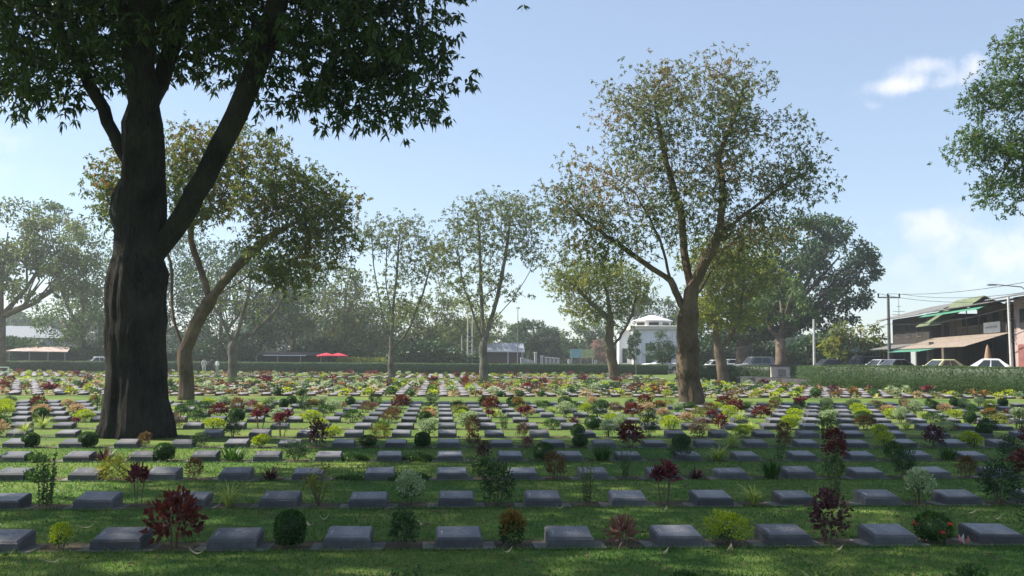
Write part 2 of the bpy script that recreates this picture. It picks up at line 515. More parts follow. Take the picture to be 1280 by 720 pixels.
lm('orange', [(.1, (.08, .11, .02)), (.45, (.18, .11, .03)), (.8, (.32, .15, .05)), (1, (.42, .28, .08))], trans=.4)
lm('purple', [(.1, (.040, .016, .020)), (.6, (.095, .038, .042)), (1, (.17, .09, .085))], trans=.2)
lm('brown', [(.1, (.06, .05, .02)), (.6, (.14, .085, .035)), (1, (.22, .10, .05))], trans=.3)
lm('olive', [(.1, (.07, .09, .015)), (.6, (.20, .20, .03)), (1, (.36, .33, .05))], trans=.35)
lm('peach', [(.1, (.30, .22, .10)), (.5, (.42, .27, .16)), (1, (.56, .46, .28))], trans=.35)
M_stem = mat('plant_stem', (.10, .085, .05), .9, scale=30)
M_flower = mat('red_petal', (.62, .045, .03), .6, scale=30)
M_white = mat('white_petal', (.7, .68, .6), .6, scale=30)

def shell(n, rx, rz, zc, lo=.55, low=-.8):
    d = norm(rng.normal(size=(n, 3)))
    d[:, 2] = np.where(d[:, 2] < low, -d[:, 2], d[:, 2])
    r = rng.uniform(lo, 1, n)[:, None]
    P = d*r*np.array([rx, rx, rz]); P[:, 2] += zc
    P[:, 2] = np.maximum(P[:, 2], .01)
    return P, d
def stems_mesh(k, h, spread, r=.006, base=.03):
    mb = MB()
    for i in range(k):
        a = 2*math.pi*i/k+random.random(); s = spread*random.uniform(.4, 1)
        p0 = Vector((math.cos(a)*base, math.sin(a)*base, -.01)); p2 = Vector((math.cos(a)*s, math.sin(a)*s, h*random.uniform(.8, 1)))
        p1 = (p0+p2)/2+Vector((random.uniform(-.02, .02), random.uniform(-.02, .02), 0))
        mb.tube([p0, p1, p2], [r, r*.8, r*.5], M_stem, 5)
    return mb
def bush(n, rx, rz, zc, L, W, lk, lo=.5, outw=1.0, upw=.5, lobes=0):
    P, d = shell(n, rx, rz, zc, lo)
    if lobes:
        for _ in range(lobes):
            c = norm(rng.normal(size=(1, 3)))[0]; w = np.clip((d@c-.55)/.45, 0, 1)[:, None]
            P += d*w*rx*rng.uniform(-.25, .35)
        P[:, 2] = np.maximum(P[:, 2], .01)
    D = d*outw+rng.normal(size=(n, 3))*.55+np.array([0, 0, upw])
    V, Fq = leaves_np(P, D, L*rng.uniform(.6, 1.2, n), W*rng.uniform(.7, 1.1, n))
    return V, Fq, LM[lk]
def core(rx, rz, zc, lk):
    """inner twig mass for clipped bushes"""
    V = []; F_ = []
    n, m_ = 12, 7
    for i in range(m_+1):
        t = math.pi*i/m_
        for j in range(n):
            a = 2*math.pi*j/n
            V.append((rx*math.sin(t)*math.cos(a), rx*math.sin(t)*math.sin(a), max(.0, zc-rz*math.cos(t))))
    for i in range(m_):
        for j in range(n): F_.append((i*n+j, i*n+(j+1) % n, (i+1)*n+(j+1) % n, (i+1)*n+j))
    return np.array(V), np.array(F_)
def join(parts):
    """parts: (V,F,mat) -> mesh data"""
    V = []; Fs = []; mi = []; mats = []; o = 0
    for v, f, mt in parts:
        if mt not in mats: mats.append(mt)
        V.append(v); Fs.append(f+o); mi.append(np.full(len(f), mats.index(mt))); o += len(v)
    return V, Fs, mi, mats
def joined(name, parts):
    V, Fs, mi, mats = join(parts)
    # group by face size
    order3 = [i for i, f in enumerate(Fs) if f.shape[1] == 3]; order4 = [i for i, f in enumerate(Fs) if f.shape[1] == 4]
    F_ = []; M_ = []
    for grp in (order3, order4):
        if grp: F_.append(np.concatenate([Fs[i] for i in grp])); M_.append(np.concatenate([mi[i] for i in grp]))
    return npmesh(name, np.concatenate(V), F_, mats, np.concatenate(M_))

def plant_parts(kind, q=1.0):
    """returns {part_name: mesh}; q scales detail"""
    g = (1/q)**.5      # leaves get larger as they get fewer
    n = lambda k: max(8, int(k*q))
    out = {}
    def leafy(*p): out['foliage'] = joined('foliage', p)
    if kind == 'dark_red_shrub':
        leafy(bush(n(330), .23, .23, .27, .095*g, .05*g, 'darkred', .35, lobes=5)); out['stem'] = stems_mesh(5, .3, .13).mesh('stem')
    elif kind == 'clipped_bush':
        r = .15
        c = core(r*.86, .19, .2, 'darkgreen')
        P, d = shell(n(1500), r, .2, .2, .9); P[:, :2] *= (1+.25*np.abs(d[:, 2:3])); 
        V, F_ = leaves_np(P, d+rng.normal(size=P.shape)*.6, .032*g, .02*g)
        leafy((V, F_, LM['green']), (*c, LM['darkgreen']))
    elif kind == 'green_ball':
        c = core(.15, .14, .15, 'darkgreen')
        leafy(bush(n(1100), .185, .17, .16, .035*g, .022*g, 'green', .85), (*c, LM['darkgreen']))
    elif kind == 'spider_plant':
        k = n(85); A = rng.uniform(0, 6.28, k); P = np.stack([np.cos(A)*.03, np.sin(A)*.03, 0*A], 1)*rng.uniform(0, 1, k)[:, None]
        V, F_ = blades_np(P, A, rng.uniform(.25, .47, k), .017*g, rng.uniform(.7, 1.6, k), 5, rng.uniform(.05, .8, k))
        leafy((V, F_, LM['spider']))
    elif kind == 'lime_shrub':
        leafy(bush(n(620), .21, .14, .2, .045*g, .028*g, 'lime', .5, lobes=6), bush(n(150), .15, .09, .1, .045*g, .028*g, 'green', .3)); out['stem'] = stems_mesh(6, .2, .12).mesh('stem')
    elif kind == 'pale_shrub':
        leafy(bush(n(900), .19, .15, .29, .042*g, .026*g, 'pale', .45, lobes=5), bush(n(160), .14, .12, .15, .04*g, .025*g, 'green', .3)); out['stem'] = stems_mesh(4, .28, .08, .01).mesh('stem')
    elif kind == 'pink_croton':
        k = n(230); P, d = shell(k, .13, .13, .12, .2); D = d+np.array([0, 0, .7])+rng.normal(size=(k, 3))*.3
        V, F_ = leaves_np(P, D, .12*g*rng.uniform(.6, 1.1, k), .022*g); leafy((V, F_, LM['pink']))
        out['stem'] = stems_mesh(4, .14, .06).mesh('stem')
    elif kind == 'stalky_plant':
        ps = []; mb = MB()
        for i in range(7):
            a = i*2.4; b_ = np.array([math.cos(a)*.06, math.sin(a)*.06, 0]); e_ = np.array([math.cos(a)*random.uniform(.05, .17), math.sin(a)*random.uniform(.05, .17), random.uniform(.4, .62)])
            mb.tube([b_, (b_+e_)/2+np.array([.01, 0, 0]), e_], [.006, .005, .003], M_stem, 5)
            k = n(60); t = rng.uniform(.1, 1, k)[:, None]; P = b_+(e_-b_)*t; D = rng.normal(size=(k, 3))*[1, 1, .4]+[0, 0, .4]
            ps.append((*leaves_np(P, D, .045*g*rng.uniform(.6, 1.1, k), .02*g), LM['green']))
            k = n(8); t = rng.uniform(.3, 1, k)[:, None]; P = b_+(e_-b_)*t
            ps.append((*leaves_np(P, rng.normal(size=(k, 3)), .018, .014), LM['pale']))
        leafy(*ps); out['stem'] = mb.mesh('stem')
    elif kind == 'dark_green_shrub':
        leafy(bush(n(1100), .22, .22, .24, .042*g, .02*g, 'darkgreen', .4, lobes=6)); out['stem'] = stems_mesh(5, .3, .12, .008).mesh('stem')
    elif kind == 'crimson_plant':
        ps = []; mb = MB()
        for i in range(7):
            a = i*2.1; b_ = np.array([math.cos(a)*.05, math.sin(a)*.05, 0]); h = random.uniform(.3, .46); e_ = np.array([math.cos(a)*.10, math.sin(a)*.10, h])
            mb.tube([b_, (b_+e_)/2, e_], [.008, .007, .006], M_stem, 5)
            k = n(26); P = np.repeat(e_[None], k, 0)+rng.normal(size=(k, 3))*.025; D = norm(rng.normal(size=(k, 3)))*.8+[0, 0, .75]
            ps.append((*leaves_np(P, D, .14*g*rng.uniform(.6, 1.1, k), .035*g), LM['crimson']))
        leafy(*ps); out['stem'] = mb.mesh('stem')
    elif kind == 'flowering_bush':
        c = core(.15, .13, .15, 'darkgreen')
        leafy(bush(n(800), .20, .17, .17, .048*g, .026*g, 'green', .8), (*c, LM['darkgreen']))
        mb = MB()
        for i in range(5):
            a = [-1.9, -1.2, -2.6, .6, 2.0][i]; e_ = [.35, -.35, -.2, .5, .2][i]
            c_ = Vector((math.cos(a)*math.cos(e_)*.2, math.sin(a)*math.cos(e_)*.2, .18+math.sin(e_)*.17))
            for j in range(22):
                p = c_+Vector((random.gauss(0, .016), random.gauss(0, .016), random.gauss(0, .012)))
                w = .011
                mb.add([p+Vector((-w, 0, 0)), p+Vector((0, -w, .006)), p+Vector((w, 0, 0)), p+Vector((0, w*.4, w))], [(0, 1, 2), (0, 2, 3), (0, 3, 1), (1, 3, 2)], M_flower)
        out['blossom'] = mb.mesh('blossom')
    elif kind == 'orange_croton':
        leafy(bush(n(260), .15, .13, .24, .075*g, .032*g, 'orange', .5, upw=.8), bush(n(500), .15, .15, .14, .045*g, .024*g, 'darkgreen', .6)); out['stem'] = stems_mesh(4, .22, .1).mesh('stem')
    elif kind == 'purple_rosette':
        k = n(75); A = rng.uniform(0, 6.28, k); P = np.stack([np.cos(A)*.08, np.sin(A)*.08, 0*A], 1)*rng.uniform(0, 1, k)[:, None]
        leafy((*blades_np(P, A, rng.uniform(.13, .27, k), .03*g, .5, 3, rng.uniform(.1, 1.1, k)), LM['purple']))
    elif kind == 'sword_clump':
        k = n(80); A = rng.uniform(0, 6.28, k); P = np.stack([np.cos(A)*.17, np.sin(A)*.1, 0*A], 1)*rng.uniform(0, 1, k)[:, None]
        leafy((*blades_np(P, A, rng.uniform(.2, .36, k), .026*g, .5, 4, rng.uniform(.05, .6, k)), LM['green']))
    elif kind == 'sparse_shrub':
        ps = []; mb = MB()
        for i in range(6):
            a = i*1.7; b_ = np.array([0, 0, 0.]); e_ = np.array([math.cos(a)*.15, math.sin(a)*.12, random.uniform(.25, .42)]); md = e_*.45+[math.cos(a)*.04, 0, .03]
            mb.tube([b_, md, e_], [.011, .008, .004], M_stem, 5)
            k = n(28); P = e_+rng.normal(size=(k, 3))*[.055, .055, .05]
            ps.append((*leaves_np(P, rng.normal(size=(k, 3)), .05*g, .028*g), LM['olive']))
        leafy(*ps); out['stem'] = mb.mesh('stem')
    elif kind == 'brown_shrub':
        leafy(bush(n(650), .2, .2, .22, .05*g, .026*g, 'brown', .45, lobes=5)); out['stem'] = stems_mesh(5, .26, .12, .007).mesh('stem')
    elif kind == 'olive_mound':
        k = n(520); P, d = shell(k, .24, .2, .13, .35); D = d*[1, 1, .4]+rng.normal(size=(k, 3))*.35+[0, 0, -.1]
        leafy((*leaves_np(P, D, .09*g*rng.uniform(.6, 1.1, k), .016*g), LM['olive']))
    elif kind == 'ground_cover':
        k = n(700); P = rng.uniform(-1, 1, (k, 3))*[.3, .17, .0]; P[:, 2] = rng.uniform(.01, .12, k)*(1-np.abs(P[:, 0])/.42)
        leafy((*leaves_np(P, rng.normal(size=(k, 3))+[0, 0, .6], .05*g, .025*g), LM['green']))
    elif kind == 'peach_shrub':
        leafy(bush(n(420), .2, .15, .19, .05*g, .03*g, 'peach', .45, lobes=4), bush(n(160), .16, .12, .12, .05*g, .03*g, 'green', .3)); out['stem'] = stems_mesh(4, .2, .1).mesh('stem')
    elif kind == 'green_shrub':
        leafy(bush(n(520), .18, .17, .19, .05*g, .03*g, 'green', .4, lobes=6)); out['stem'] = stems_mesh(5, .22, .1).mesh('stem')
    elif kind == 'purple_shrub':
        leafy(bush(n(420), .19, .25, .28, .07*g, .04*g, 'purple', .35, lobes=5)); out['stem'] = stems_mesh(5, .3, .1).mesh('stem')
    return out
DESC = {'dark_red_shrub': ('shrub', 'dark red broad-leaved shrub'), 'clipped_bush': ('bush', 'dark green bush clipped square'), 'green_ball': ('bush', 'round clipped green bush'),
        'spider_plant': ('plant', 'arching yellow-green grassy plant'), 'lime_shrub': ('shrub', 'bright yellow-green shrub'), 'pale_shrub': ('shrub', 'pale variegated shrub'),
        'pink_croton': ('plant', 'pink and cream narrow-leaved croton'), 'stalky_plant': ('plant', 'tall thin-stemmed green plant'), 'dark_green_shrub': ('shrub', 'loose dark green shrub'),
        'crimson_plant': ('plant', 'crimson plant on bare stems'), 'flowering_bush': ('bush', 'green bush with red flowers'), 'orange_croton': ('plant', 'orange-tipped green croton'),
        'purple_rosette': ('plant', 'low spiky purple plant'), 'sword_clump': ('plant', 'green sword-leaved clump'), 'sparse_shrub': ('shrub', 'sparse bare-stemmed olive shrub'),
        'brown_shrub': ('shrub', 'reddish brown shrub'), 'olive_mound': ('plant', 'olive narrow-leaved mound'), 'ground_cover': ('plant', 'low green leafy mat'),
        'peach_shrub': ('shrub', 'peach and cream shrub'), 'green_shrub': ('shrub', 'mid green leafy shrub'), 'purple_shrub': ('shrub', 'tall dark purple shrub')}
VAR = {}
for kd in DESC: VAR[kd] = [plant_parts(kd) for _ in range(2 if kd in ('clipped_bush', 'flowering_bush', 'green_ball') else 3)]

# plants of the nearest rows as the photograph shows them: (pixel x, kind, scale, height factor)
FRONT = {
    -1: [(100, 'sword_clump', .9, 1), (502, 'stalky_plant', .8, .62), (672, 'purple_rosette', 1.2, 1.35), (857, 'green_ball', .9, .9), (1030, 'spider_plant', 1.0, 1), (1215, 'green_shrub', .9, .9)],
    0: [(76, 'lime_shrub', .55, .7), (218, 'dark_red_shrub', 1.05, 1.05), (362, 'clipped_bush', .95, .86), (503, 'dark_green_shrub', .8, .72), (640, 'orange_croton', .85, .88), (777, 'pink_croton', 1.0, 1.0),
        (908, 'lime_shrub', .95, .88), (1035, 'purple_shrub', .98, .98), (1167, 'flowering_bush', .95, .85)],
    1: [(56, 'stalky_plant', 1.1, 1.1), (172, 'crimson_plant', .75, 1.1), (286, 'spider_plant', .95, .95), (398, 'sparse_shrub', .95, 1.0), (512, 'pale_shrub', .95, .95), (622, 'dark_green_shrub', 1.05, 1.1),
        (733, 'stalky_plant', .7, .95), (832, 'crimson_plant', 1.1, 1.12), (942, 'spider_plant', .92, .9), (1043, 'stalky_plant', .9, 1.1), (1148, 'pale_shrub', .95, 1.0), (1250, 'dark_green_shrub', 1.3, 1.1)],
    2: [(45, 'ground_cover', 1, 1.2), (143, 'olive_mound', 1.05, 1.1), (243, 'brown_shrub', .7, .75), (338, 'purple_rosette', 1.0, 1.0), (440, 'ground_cover', .8, .6), (510, 'ground_cover', 1.1, .9), (605, 'green_shrub', .95, .9), (694, 'brown_shrub', .92, .95),
        (781, 'stalky_plant', .6, .7), (870, 'purple_rosette', 1.0, .9), (965, 'sword_clump', 1.05, 1.15), (1043, 'green_shrub', .9, .9), (1130, 'dark_green_shrub', .95, .95), (1209, 'brown_shrub', .85, .85)],
    3: [(42, 'ground_cover', 1, 1), (130, 'purple_rosette', 1.3, 1.2), (205, 'clipped_bush', 1.15, .75), (290, 'sword_clump', 1.2, .95), (370, 'dark_green_shrub', 1.0, .65), (440, 'ground_cover', 1, 1), (520, 'ground_cover', 1.1, 1), (604, 'purple_shrub', .7, .6), (680, 'green_ball', 1.05, .95),
        (752, 'sword_clump', 1.35, 1.05), (850, 'dark_green_shrub', 1.1, .6), (975, 'stalky_plant', .6, .5), (1044, 'dark_red_shrub', .9, .75), (1118, 'green_shrub', 1.1, .9), (1185, 'sword_clump', 1.0, .9), (1262, 'dark_green_shrub', 1.0, .9)],
    4: [(38, 'clipped_bush', 1.1, .7), (110, 'clipped_bush', 1.2, .75), (180, 'brown_shrub', .7, .7), (250, 'dark_green_shrub', .9, .6), (325, 'lime_shrub', 1.0, .8), (397, 'purple_shrub', 1.1, 1.0), (528, 'clipped_bush', 1.05, .75), (460, 'flowering_bush', .9, .7), (592, 'brown_shrub', .8, .7), (660, 'pink_croton', .9, .8),
        (725, 'green_ball', .9, .8), (788, 'dark_red_shrub', 1.15, 1.05), (852, 'green_ball', 1.1, .8), (980, 'brown_shrub', .85, .8), (1043, 'dark_red_shrub', .9, .8), (1107, 'lime_shrub', .9, .9), (1168, 'purple_shrub', 1.2, .85)],
    5: [(30, 'spider_plant', 1.1, 1.2), (290, 'dark_green_shrub', 1.0, .9), (352, 'crimson_plant', 1.25, 1.1), (535, 'pale_shrub', 1.2, 1.0), (653, 'brown_shrub', .8, .8), (722, 'green_ball', .95, .9), (812, 'dark_green_shrub', 1.0, 1.25), (1100, 'lime_shrub', 1.0, .9), (1180, 'pale_shrub', 1.0, .9), (1230, 'clipped_bush', 1.2, .8)],
    6: [(95, 'crimson_plant', .7, .6), (400, 'lime_shrub', 1.1, .7), (880, 'crimson_plant', .8, .6), (900, 'dark_red_shrub', .9, .8), (775, 'pale_shrub', 1.0, .9)],
    7: [(655, 'crimson_plant', 1.2, .9), (612, 'crimson_plant', .9, .7), (890, 'crimson_plant', 1.1, .8), (925, 'spider_plant', 1.6, 1.3)],
}
POOL = [('dark_red_shrub', 2.5), ('clipped_bush', 4), ('green_ball', 6), ('spider_plant', 7), ('lime_shrub', 19), ('pale_shrub', 11), ('pink_croton', 3.5), ('stalky_plant', 3), ('dark_green_shrub', 4), ('crimson_plant', 1.5),
        ('orange_croton', 5), ('purple_rosette', 2), ('sword_clump', 5), ('brown_shrub', 7), ('olive_mound', 6), ('green_shrub', 11), ('purple_shrub', 1.5), ('peach_shrub', 7)]
pk = [k for k, w in POOL]; pw = np.array([w for k, w in POOL], float); pw /= pw.sum()

PLANTS = []    # (row, x, y, kind, s, hz)
STONES = []    # (row, col, x, y)
def visible(x, y, pad=25):
    px, py, z = proj((x, y, .15))
    return z > 0 and -pad < px < 1280+pad and py < 735
def add_row(ri, y):
    lo, hi = int(-.5*y/S_C)-4, int(.7*y/S_C)+4
    front = FRONT.get(ri, [])
    for c in range(lo, hi):
        x = c*S_C+.20
        if visible(x, y, 60) and inside((x, y+.2), 1.0) and free(x, y+.2, .25) and ri >= 0 and not (ri == 2 and c == -1 and False):
            STONES.append((ri, c, x, y))
        xg = x+S_C/2
        if not (inside((xg, y+.2), 1.0) and free(xg, y+.2, .2)): continue
        if ri < 0 or not visible(xg, y, 60): continue
        px = proj((xg, y, 0))[0]
        if any(abs(px-f[0]) < .62*S_C/y*F for f in front): continue
        if rng.random() < .02: continue
        kd = pk[rng.choice(len(pk), p=pw)]
        PLANTS.append((ri, xg+rng.normal()*.04, y+.18+rng.normal()*.04, kd, rng.uniform(.95, 1.4)+(.16 if ri > 5 else 0), rng.uniform(.75, 1.15)))
    for (px, kd, s, hz) in front:
        base = y if ri >= 0 else 6.1
        yy = base+(.12 if ri < 3 else .18)
        # pixel x at this depth
        a = gnd(px, 690); b_ = gnd(px, 600)
        t = (yy-a.y)/(b_.y-a.y); x = a.x+(b_.x-a.x)*t
        if free(x, yy, .1): PLANTS.append((ri, x, yy, kd, s, hz))
add_row(-1, 6.1)
for i, y in enumerate(ROWS): add_row(i, y)
for i, y in enumerate(ROWS2): add_row(12+i, y)
for i, y in enumerate(ROWS3): add_row(25+i, y)

# keep the largest as individuals
STONES.sort(key=lambda s: (s[0], s[1])); 
N_IND = 300
ind_st = STONES[:N_IND]; far_st = STONES[N_IND:]
PLANTS.sort(key=lambda p: (p[0], p[1]))
n1 = [p for p in PLANTS if p[0] < 12]
ind_pl = PLANTS[:max(len(n1), 300)][:320]; far_pl = PLANTS[len(ind_pl):]

rows_pl = {}
for p in ind_pl: rows_pl.setdefault(p[0], []).append(p)
def row_phrase(ri):
    if ri < 0: return 'at the bottom edge of the photo'
    if ri == 0: return 'in the nearest row of graves'
    return 'in the %s row of graves' % ordn(ri+1)
def row_short(ri): return 'nearest row' if ri == 0 else ordn(ri+1)+' row'

def label_plants():
    out = {}
    for ri, ps in rows_pl.items():
        kinds = {}
        for p in ps: kinds.setdefault(p[3], []).append(p)
        for kd, l in kinds.items():
            for i, p in enumerate(l):
                d = DESC[kd][1]
                if len(l) == 1: out[id(p)] = '%s, the only one %s' % (d, row_phrase(ri))
                else: out[id(p)] = '%s %s, %s from the left' % (d, row_phrase(ri), ordn(i+1))
    return out
lab = label_plants()
for p in ind_pl:
    ri, x, y, kd, s, hz = p
    cat, d = DESC[kd]
    v = random.choice(VAR[kd])
    e = empty(kd, (x, y, .008), random.uniform(0, 6.28), lab[id(p)], cat, 'plants growing between the grave markers')
    e.scale = (s, s, s*hz/ (1 if s == 0 else 1))
    e.scale = (s*.84, s*.84, hz*.9)
    for pn, me in v.items(): link(pn, me, e)

# stones
rows_st = {}
for s in ind_st: rows_st.setdefault(s[0], []).append(s)
def st_labels():
    out = {}
    for ri, ss in rows_st.items():
        used = {}; n_ = len(ss)
        pl = sorted(rows_pl.get(ri, []), key=lambda p: p[1])
        cand = []
        for i, s in enumerate(ss):
            L_ = [p for p in pl if p[1] < s[2] and s[2]-p[1] < .85]; R_ = [p for p in pl if p[1] > s[2] and p[1]-s[2] < .85]
            lk = DESC[L_[-1][3]][1] if L_ else None; rk = DESC[R_[0][3]][1] if R_ else None
            cand.append((lk, rk))
        for i, s in enumerate(ss):
            lk, rk = cand[i]
            if lk and rk and cand.count((lk, rk)) == 1 and ri < 6 and lk != rk:
                t = 'grave marker between %s and %s, %s' % (lk, rk, row_short(ri))
                if len(t.split()) <= 16: out[s] = t; continue
            out[s] = 'low grey grave marker, %s from the left in the %s' % (ordn(i+1), row_short(ri))
    return out
slab_lab = st_labels()
for s in ind_st:
    ri, c, x, y = s
    e = empty('grave_marker', (x+random.uniform(-.012, .012), y+random.uniform(-.02, .02), 0), random.gauss(0, .015), slab_lab[s], 'grave marker', 'stone grave markers in rows')
    a = link('slab', me_slab, e); b = link('plaque', me_plaq, a); f = link('footing', me_foot, e)
    sc = random.uniform(.96, 1.05); a.scale = (random.uniform(.96, 1.04), 1, sc); a.rotation_euler = (random.gauss(0, .012), random.gauss(0, .01), 0); a.location.z = .012
    if ri < 4: link('inscription', me_ins[(c*7+ri) % 4], a)
# the many markers beyond, one mesh
sv = np.array([v.co[:] for v in me_slab.vertices]); sf = [tuple(p.vertices) for p in me_slab.polygons]
pv = np.array([v.co[:] for v in me_plaq.vertices]); pf = [tuple(p.vertices) for p in me_plaq.polygons]
quads = np.array([f for f in sf if len(f) == 4]); pquads = np.array([f for f in pf if len(f) == 4])
V = []; Fq = []; mi = []; o = 0
M_plaq_sunlit = mat('plaque_sunlit', (.20, .185, .18), .5, col2=(.33, .30, .295), scale=1.4, spec=.5)  # paler copy of the plaque face for far rows, sunlight put into its colour
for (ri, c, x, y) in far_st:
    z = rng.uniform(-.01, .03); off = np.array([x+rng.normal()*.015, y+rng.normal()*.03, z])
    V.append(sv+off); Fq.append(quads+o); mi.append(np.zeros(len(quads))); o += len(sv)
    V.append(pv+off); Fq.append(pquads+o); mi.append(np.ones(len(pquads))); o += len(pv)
o_ = link('grave_markers', npmesh('grave_markers', np.concatenate(V), np.concatenate(Fq), [M_gran, M_plaq_sunlit], np.concatenate(mi)))
tag(o_, 'many small pale grave markers in long sunlit rows beyond the grass strip', 'grave markers', kind='stuff')
# far plants, one mesh
LOW = {kd: [] for kd in DESC}
def low_parts(kd):
    res = []
    for me in plant_parts(kd, .09).values():
        if me.name.startswith('stem'): continue
        vv = np.zeros(len(me.vertices)*3, dtype=np.float32); me.vertices.foreach_get('co', vv)
        tri = [(tuple(p.vertices), me.materials[p.material_index]) for p in me.polygons]
        res.append((vv.reshape(-1, 3), tri))
    return res
mats_all = []; FV = []; F3 = []; M3 = []; F4 = []; M4 = []; o = 0
cache = {}
for (ri, x, y, kd, s, hz) in far_pl:
    if kd not in cache: cache[kd] = [low_parts(kd) for _ in range(3)]
    a = rng.uniform(0, 6.28); ca, sa = math.cos(a), math.sin(a); s2 = s*(.80 if ri < 25 else .75)
    for vv, tri in random.choice(cache[kd]):
        q = np.stack([(vv[:, 0]*ca-vv[:, 1]*sa)*s2+x, (vv[:, 0]*sa+vv[:, 1]*ca)*s2+y, vv[:, 2]*hz*s2/s+.01], 1)
        FV.append(q)
        for f, mt in tri:
            if mt not in mats_all: mats_all.append(mt)
            k = mats_all.index(mt)
            (F3 if len(f) == 3 else F4).append([i+o for i in f]); (M3 if len(f) == 3 else M4).append(k)
        o += len(vv)
o_ = link('flowering_plants', npmesh('flowering_plants', np.concatenate(FV), [np.array(F3), np.array(F4)], mats_all, M3+M4))
tag(o_, 'many small colourful shrubs growing among the far rows of grave markers', 'shrubs', kind='stuff')

# ------------------------------------------------------------------ trees
def colonize(trunk, att, step, infl, kill, iters=120):
    """trunk: list of polylines (first = main). returns nodes, parent"""
    P = []; par = []
    def addnode(p, q): P.append(np.array(p, float)); par.append(q); return len(P)-1
    for pl in trunk:
        pl = [np.array(p, float) for p in pl]
        if not P: last = addnode(pl[0], -1)
        else:
            dd = [np.linalg.norm(p-pl[0]) for p in P]; last = int(np.argmin(dd))
        for a, b in zip(pl[:-1], pl[1:]):
            n = max(1, int(np.linalg.norm(b-a)/step))
            for i in range(1, n+1): last = addnode(a+(b-a)*i/n+(rng.normal(size=3)*step*.06 if i < n else 0), last)
    att = att.copy()
    near = np.zeros(len(att), int); dist = np.full(len(att), 1e9)
    done = 0
    for it in range(iters):
        if len(P) > done:
            Q = np.array(P[done:]); 
            for i0 in range(0, len(Q), 200):
                q = Q[i0:i0+200]
                d = np.linalg.norm(att[:, None]-q[None], axis=2); j = d.argmin(1); dm = d[np.arange(len(att)), j]
                better = dm < dist; dist[better] = dm[better]; near[better] = j[better]+done+i0
            done = len(P)
        keep = dist > kill
        att = att[keep]; near = near[keep]; dist = dist[keep]
        if not len(att): break
        act = dist < infl
        if not act.any(): 
            infl *= 1.3; continue
        acc = {}
        Pn = np.array(P)
        dv = norm(att[act]-Pn[near[act]])
        for k, v in zip(near[act], dv): 
            if k in acc: acc[k] += v
            else: acc[k] = v.copy()
        grew = 0
        for k, v in acc.items():
            d = v+rng.normal(size=3)*.12
            pdir = P[k]-P[par[k]] if par[k] >= 0 else np.array([0, 0, 1.])
            d = d/np.linalg.norm(d)+.35*pdir/max(1e-6, np.linalg.norm(pdir))
            d /= np.linalg.norm(d)
            np_ = P[k]+d*step
            P.append(np_); par.append(k); grew += 1
        if len(P) > 20000: break
    return np.array(P), np.array(par)
PW = 1.75
def radii(P, par, r_tip, expo=2.3, r_base=None):
    n = len(P); acc = np.zeros(n); ch = np.zeros(n, int)
    for i in range(n-1, -1, -1):
        if par[i] >= 0: ch[par[i]] += 1
    # order: children always after parents
    for i in range(n-1, -1, -1):
        if acc[i] == 0: acc[i] = r_tip**expo
        if par[i] >= 0: acc[par[i]] += acc[i]
    r = acc**(1/expo)
    if r_base:
        q = (r-r_tip)/max(1e-6, r[0]-r_tip)
        r = r_tip+(r_base-r_tip)*(.12*q+.88*q**PW)
        r = np.maximum(r, r_tip)
    return r, ch
def branch_mesh(P, par, r, mt, rmin=0.0, sides=(10, 4), base_flare=1.0, ridges=0.0, burl=None, smooth=True):
    n = len(P); kids = [[] for _ in range(n)]
    for i in range(n):
        if par[i] >= 0: kids[par[i]].append(i)
    mb = MB()
    stack = [(0, None)]
    while stack:
        s, prev = stack.pop()
        chain = ([prev] if prev is not None else [])+[s]
        cur = s
        while kids[cur]:
            ks = sorted(kids[cur], key=lambda k: -r[k])
            for k in ks[1:]:
                if r[k] >= rmin: stack.append((k, cur))
            cur = ks[0]
            if r[cur] < rmin: break
            chain.append(cur)
        if len(chain) < 2: continue
        rr = [r[k] for k in chain]
        if prev is not None: rr[0] = min(rr[0], rr[1]*1.15)
        pts = [P[k] for k in chain]
        if len(pts) > 4 and max(rr) < .12: # thin chains: fewer rings
            idx = list(range(0, len(pts), 2)); 
            if idx[-1] != len(pts)-1: idx.append(len(pts)-1)
            pts = [pts[i] for i in idx]; rr = [rr[i] for i in idx]
        sd = sides[0] if max(rr) > .12 else (sides[1]+1 if max(rr) > .04 else sides[1])
        mod = None
        if prev is None:
            def mod(t, p, i):
                fl = 1+base_flare*math.exp(-max(p.z, 0)*1.6)*(.6+.4*math.cos(t*5+1.0))
                g = fl*(1+ridges*noise.noise(Vector((math.cos(t)*3, math.sin(t)*3, p.z*.5)))+ridges*.5*noise.noise(Vector((math.cos(t)*9, math.sin(t)*9, p.z*1.1)))+ridges*.3*noise.noise(Vector((math.cos(t)*19, math.sin(t)*19, p.z*2.0))))
                if burl: g += burl[2]*math.exp(-((p.z-burl[0])/burl[3])**2)*max(0, math.cos(t-burl[1]))**3
                return g
            sd = 96 if burl else 24
        mb.tube(pts, rr, mt, sd, mod)
    return mb.mesh('trunk', smooth)
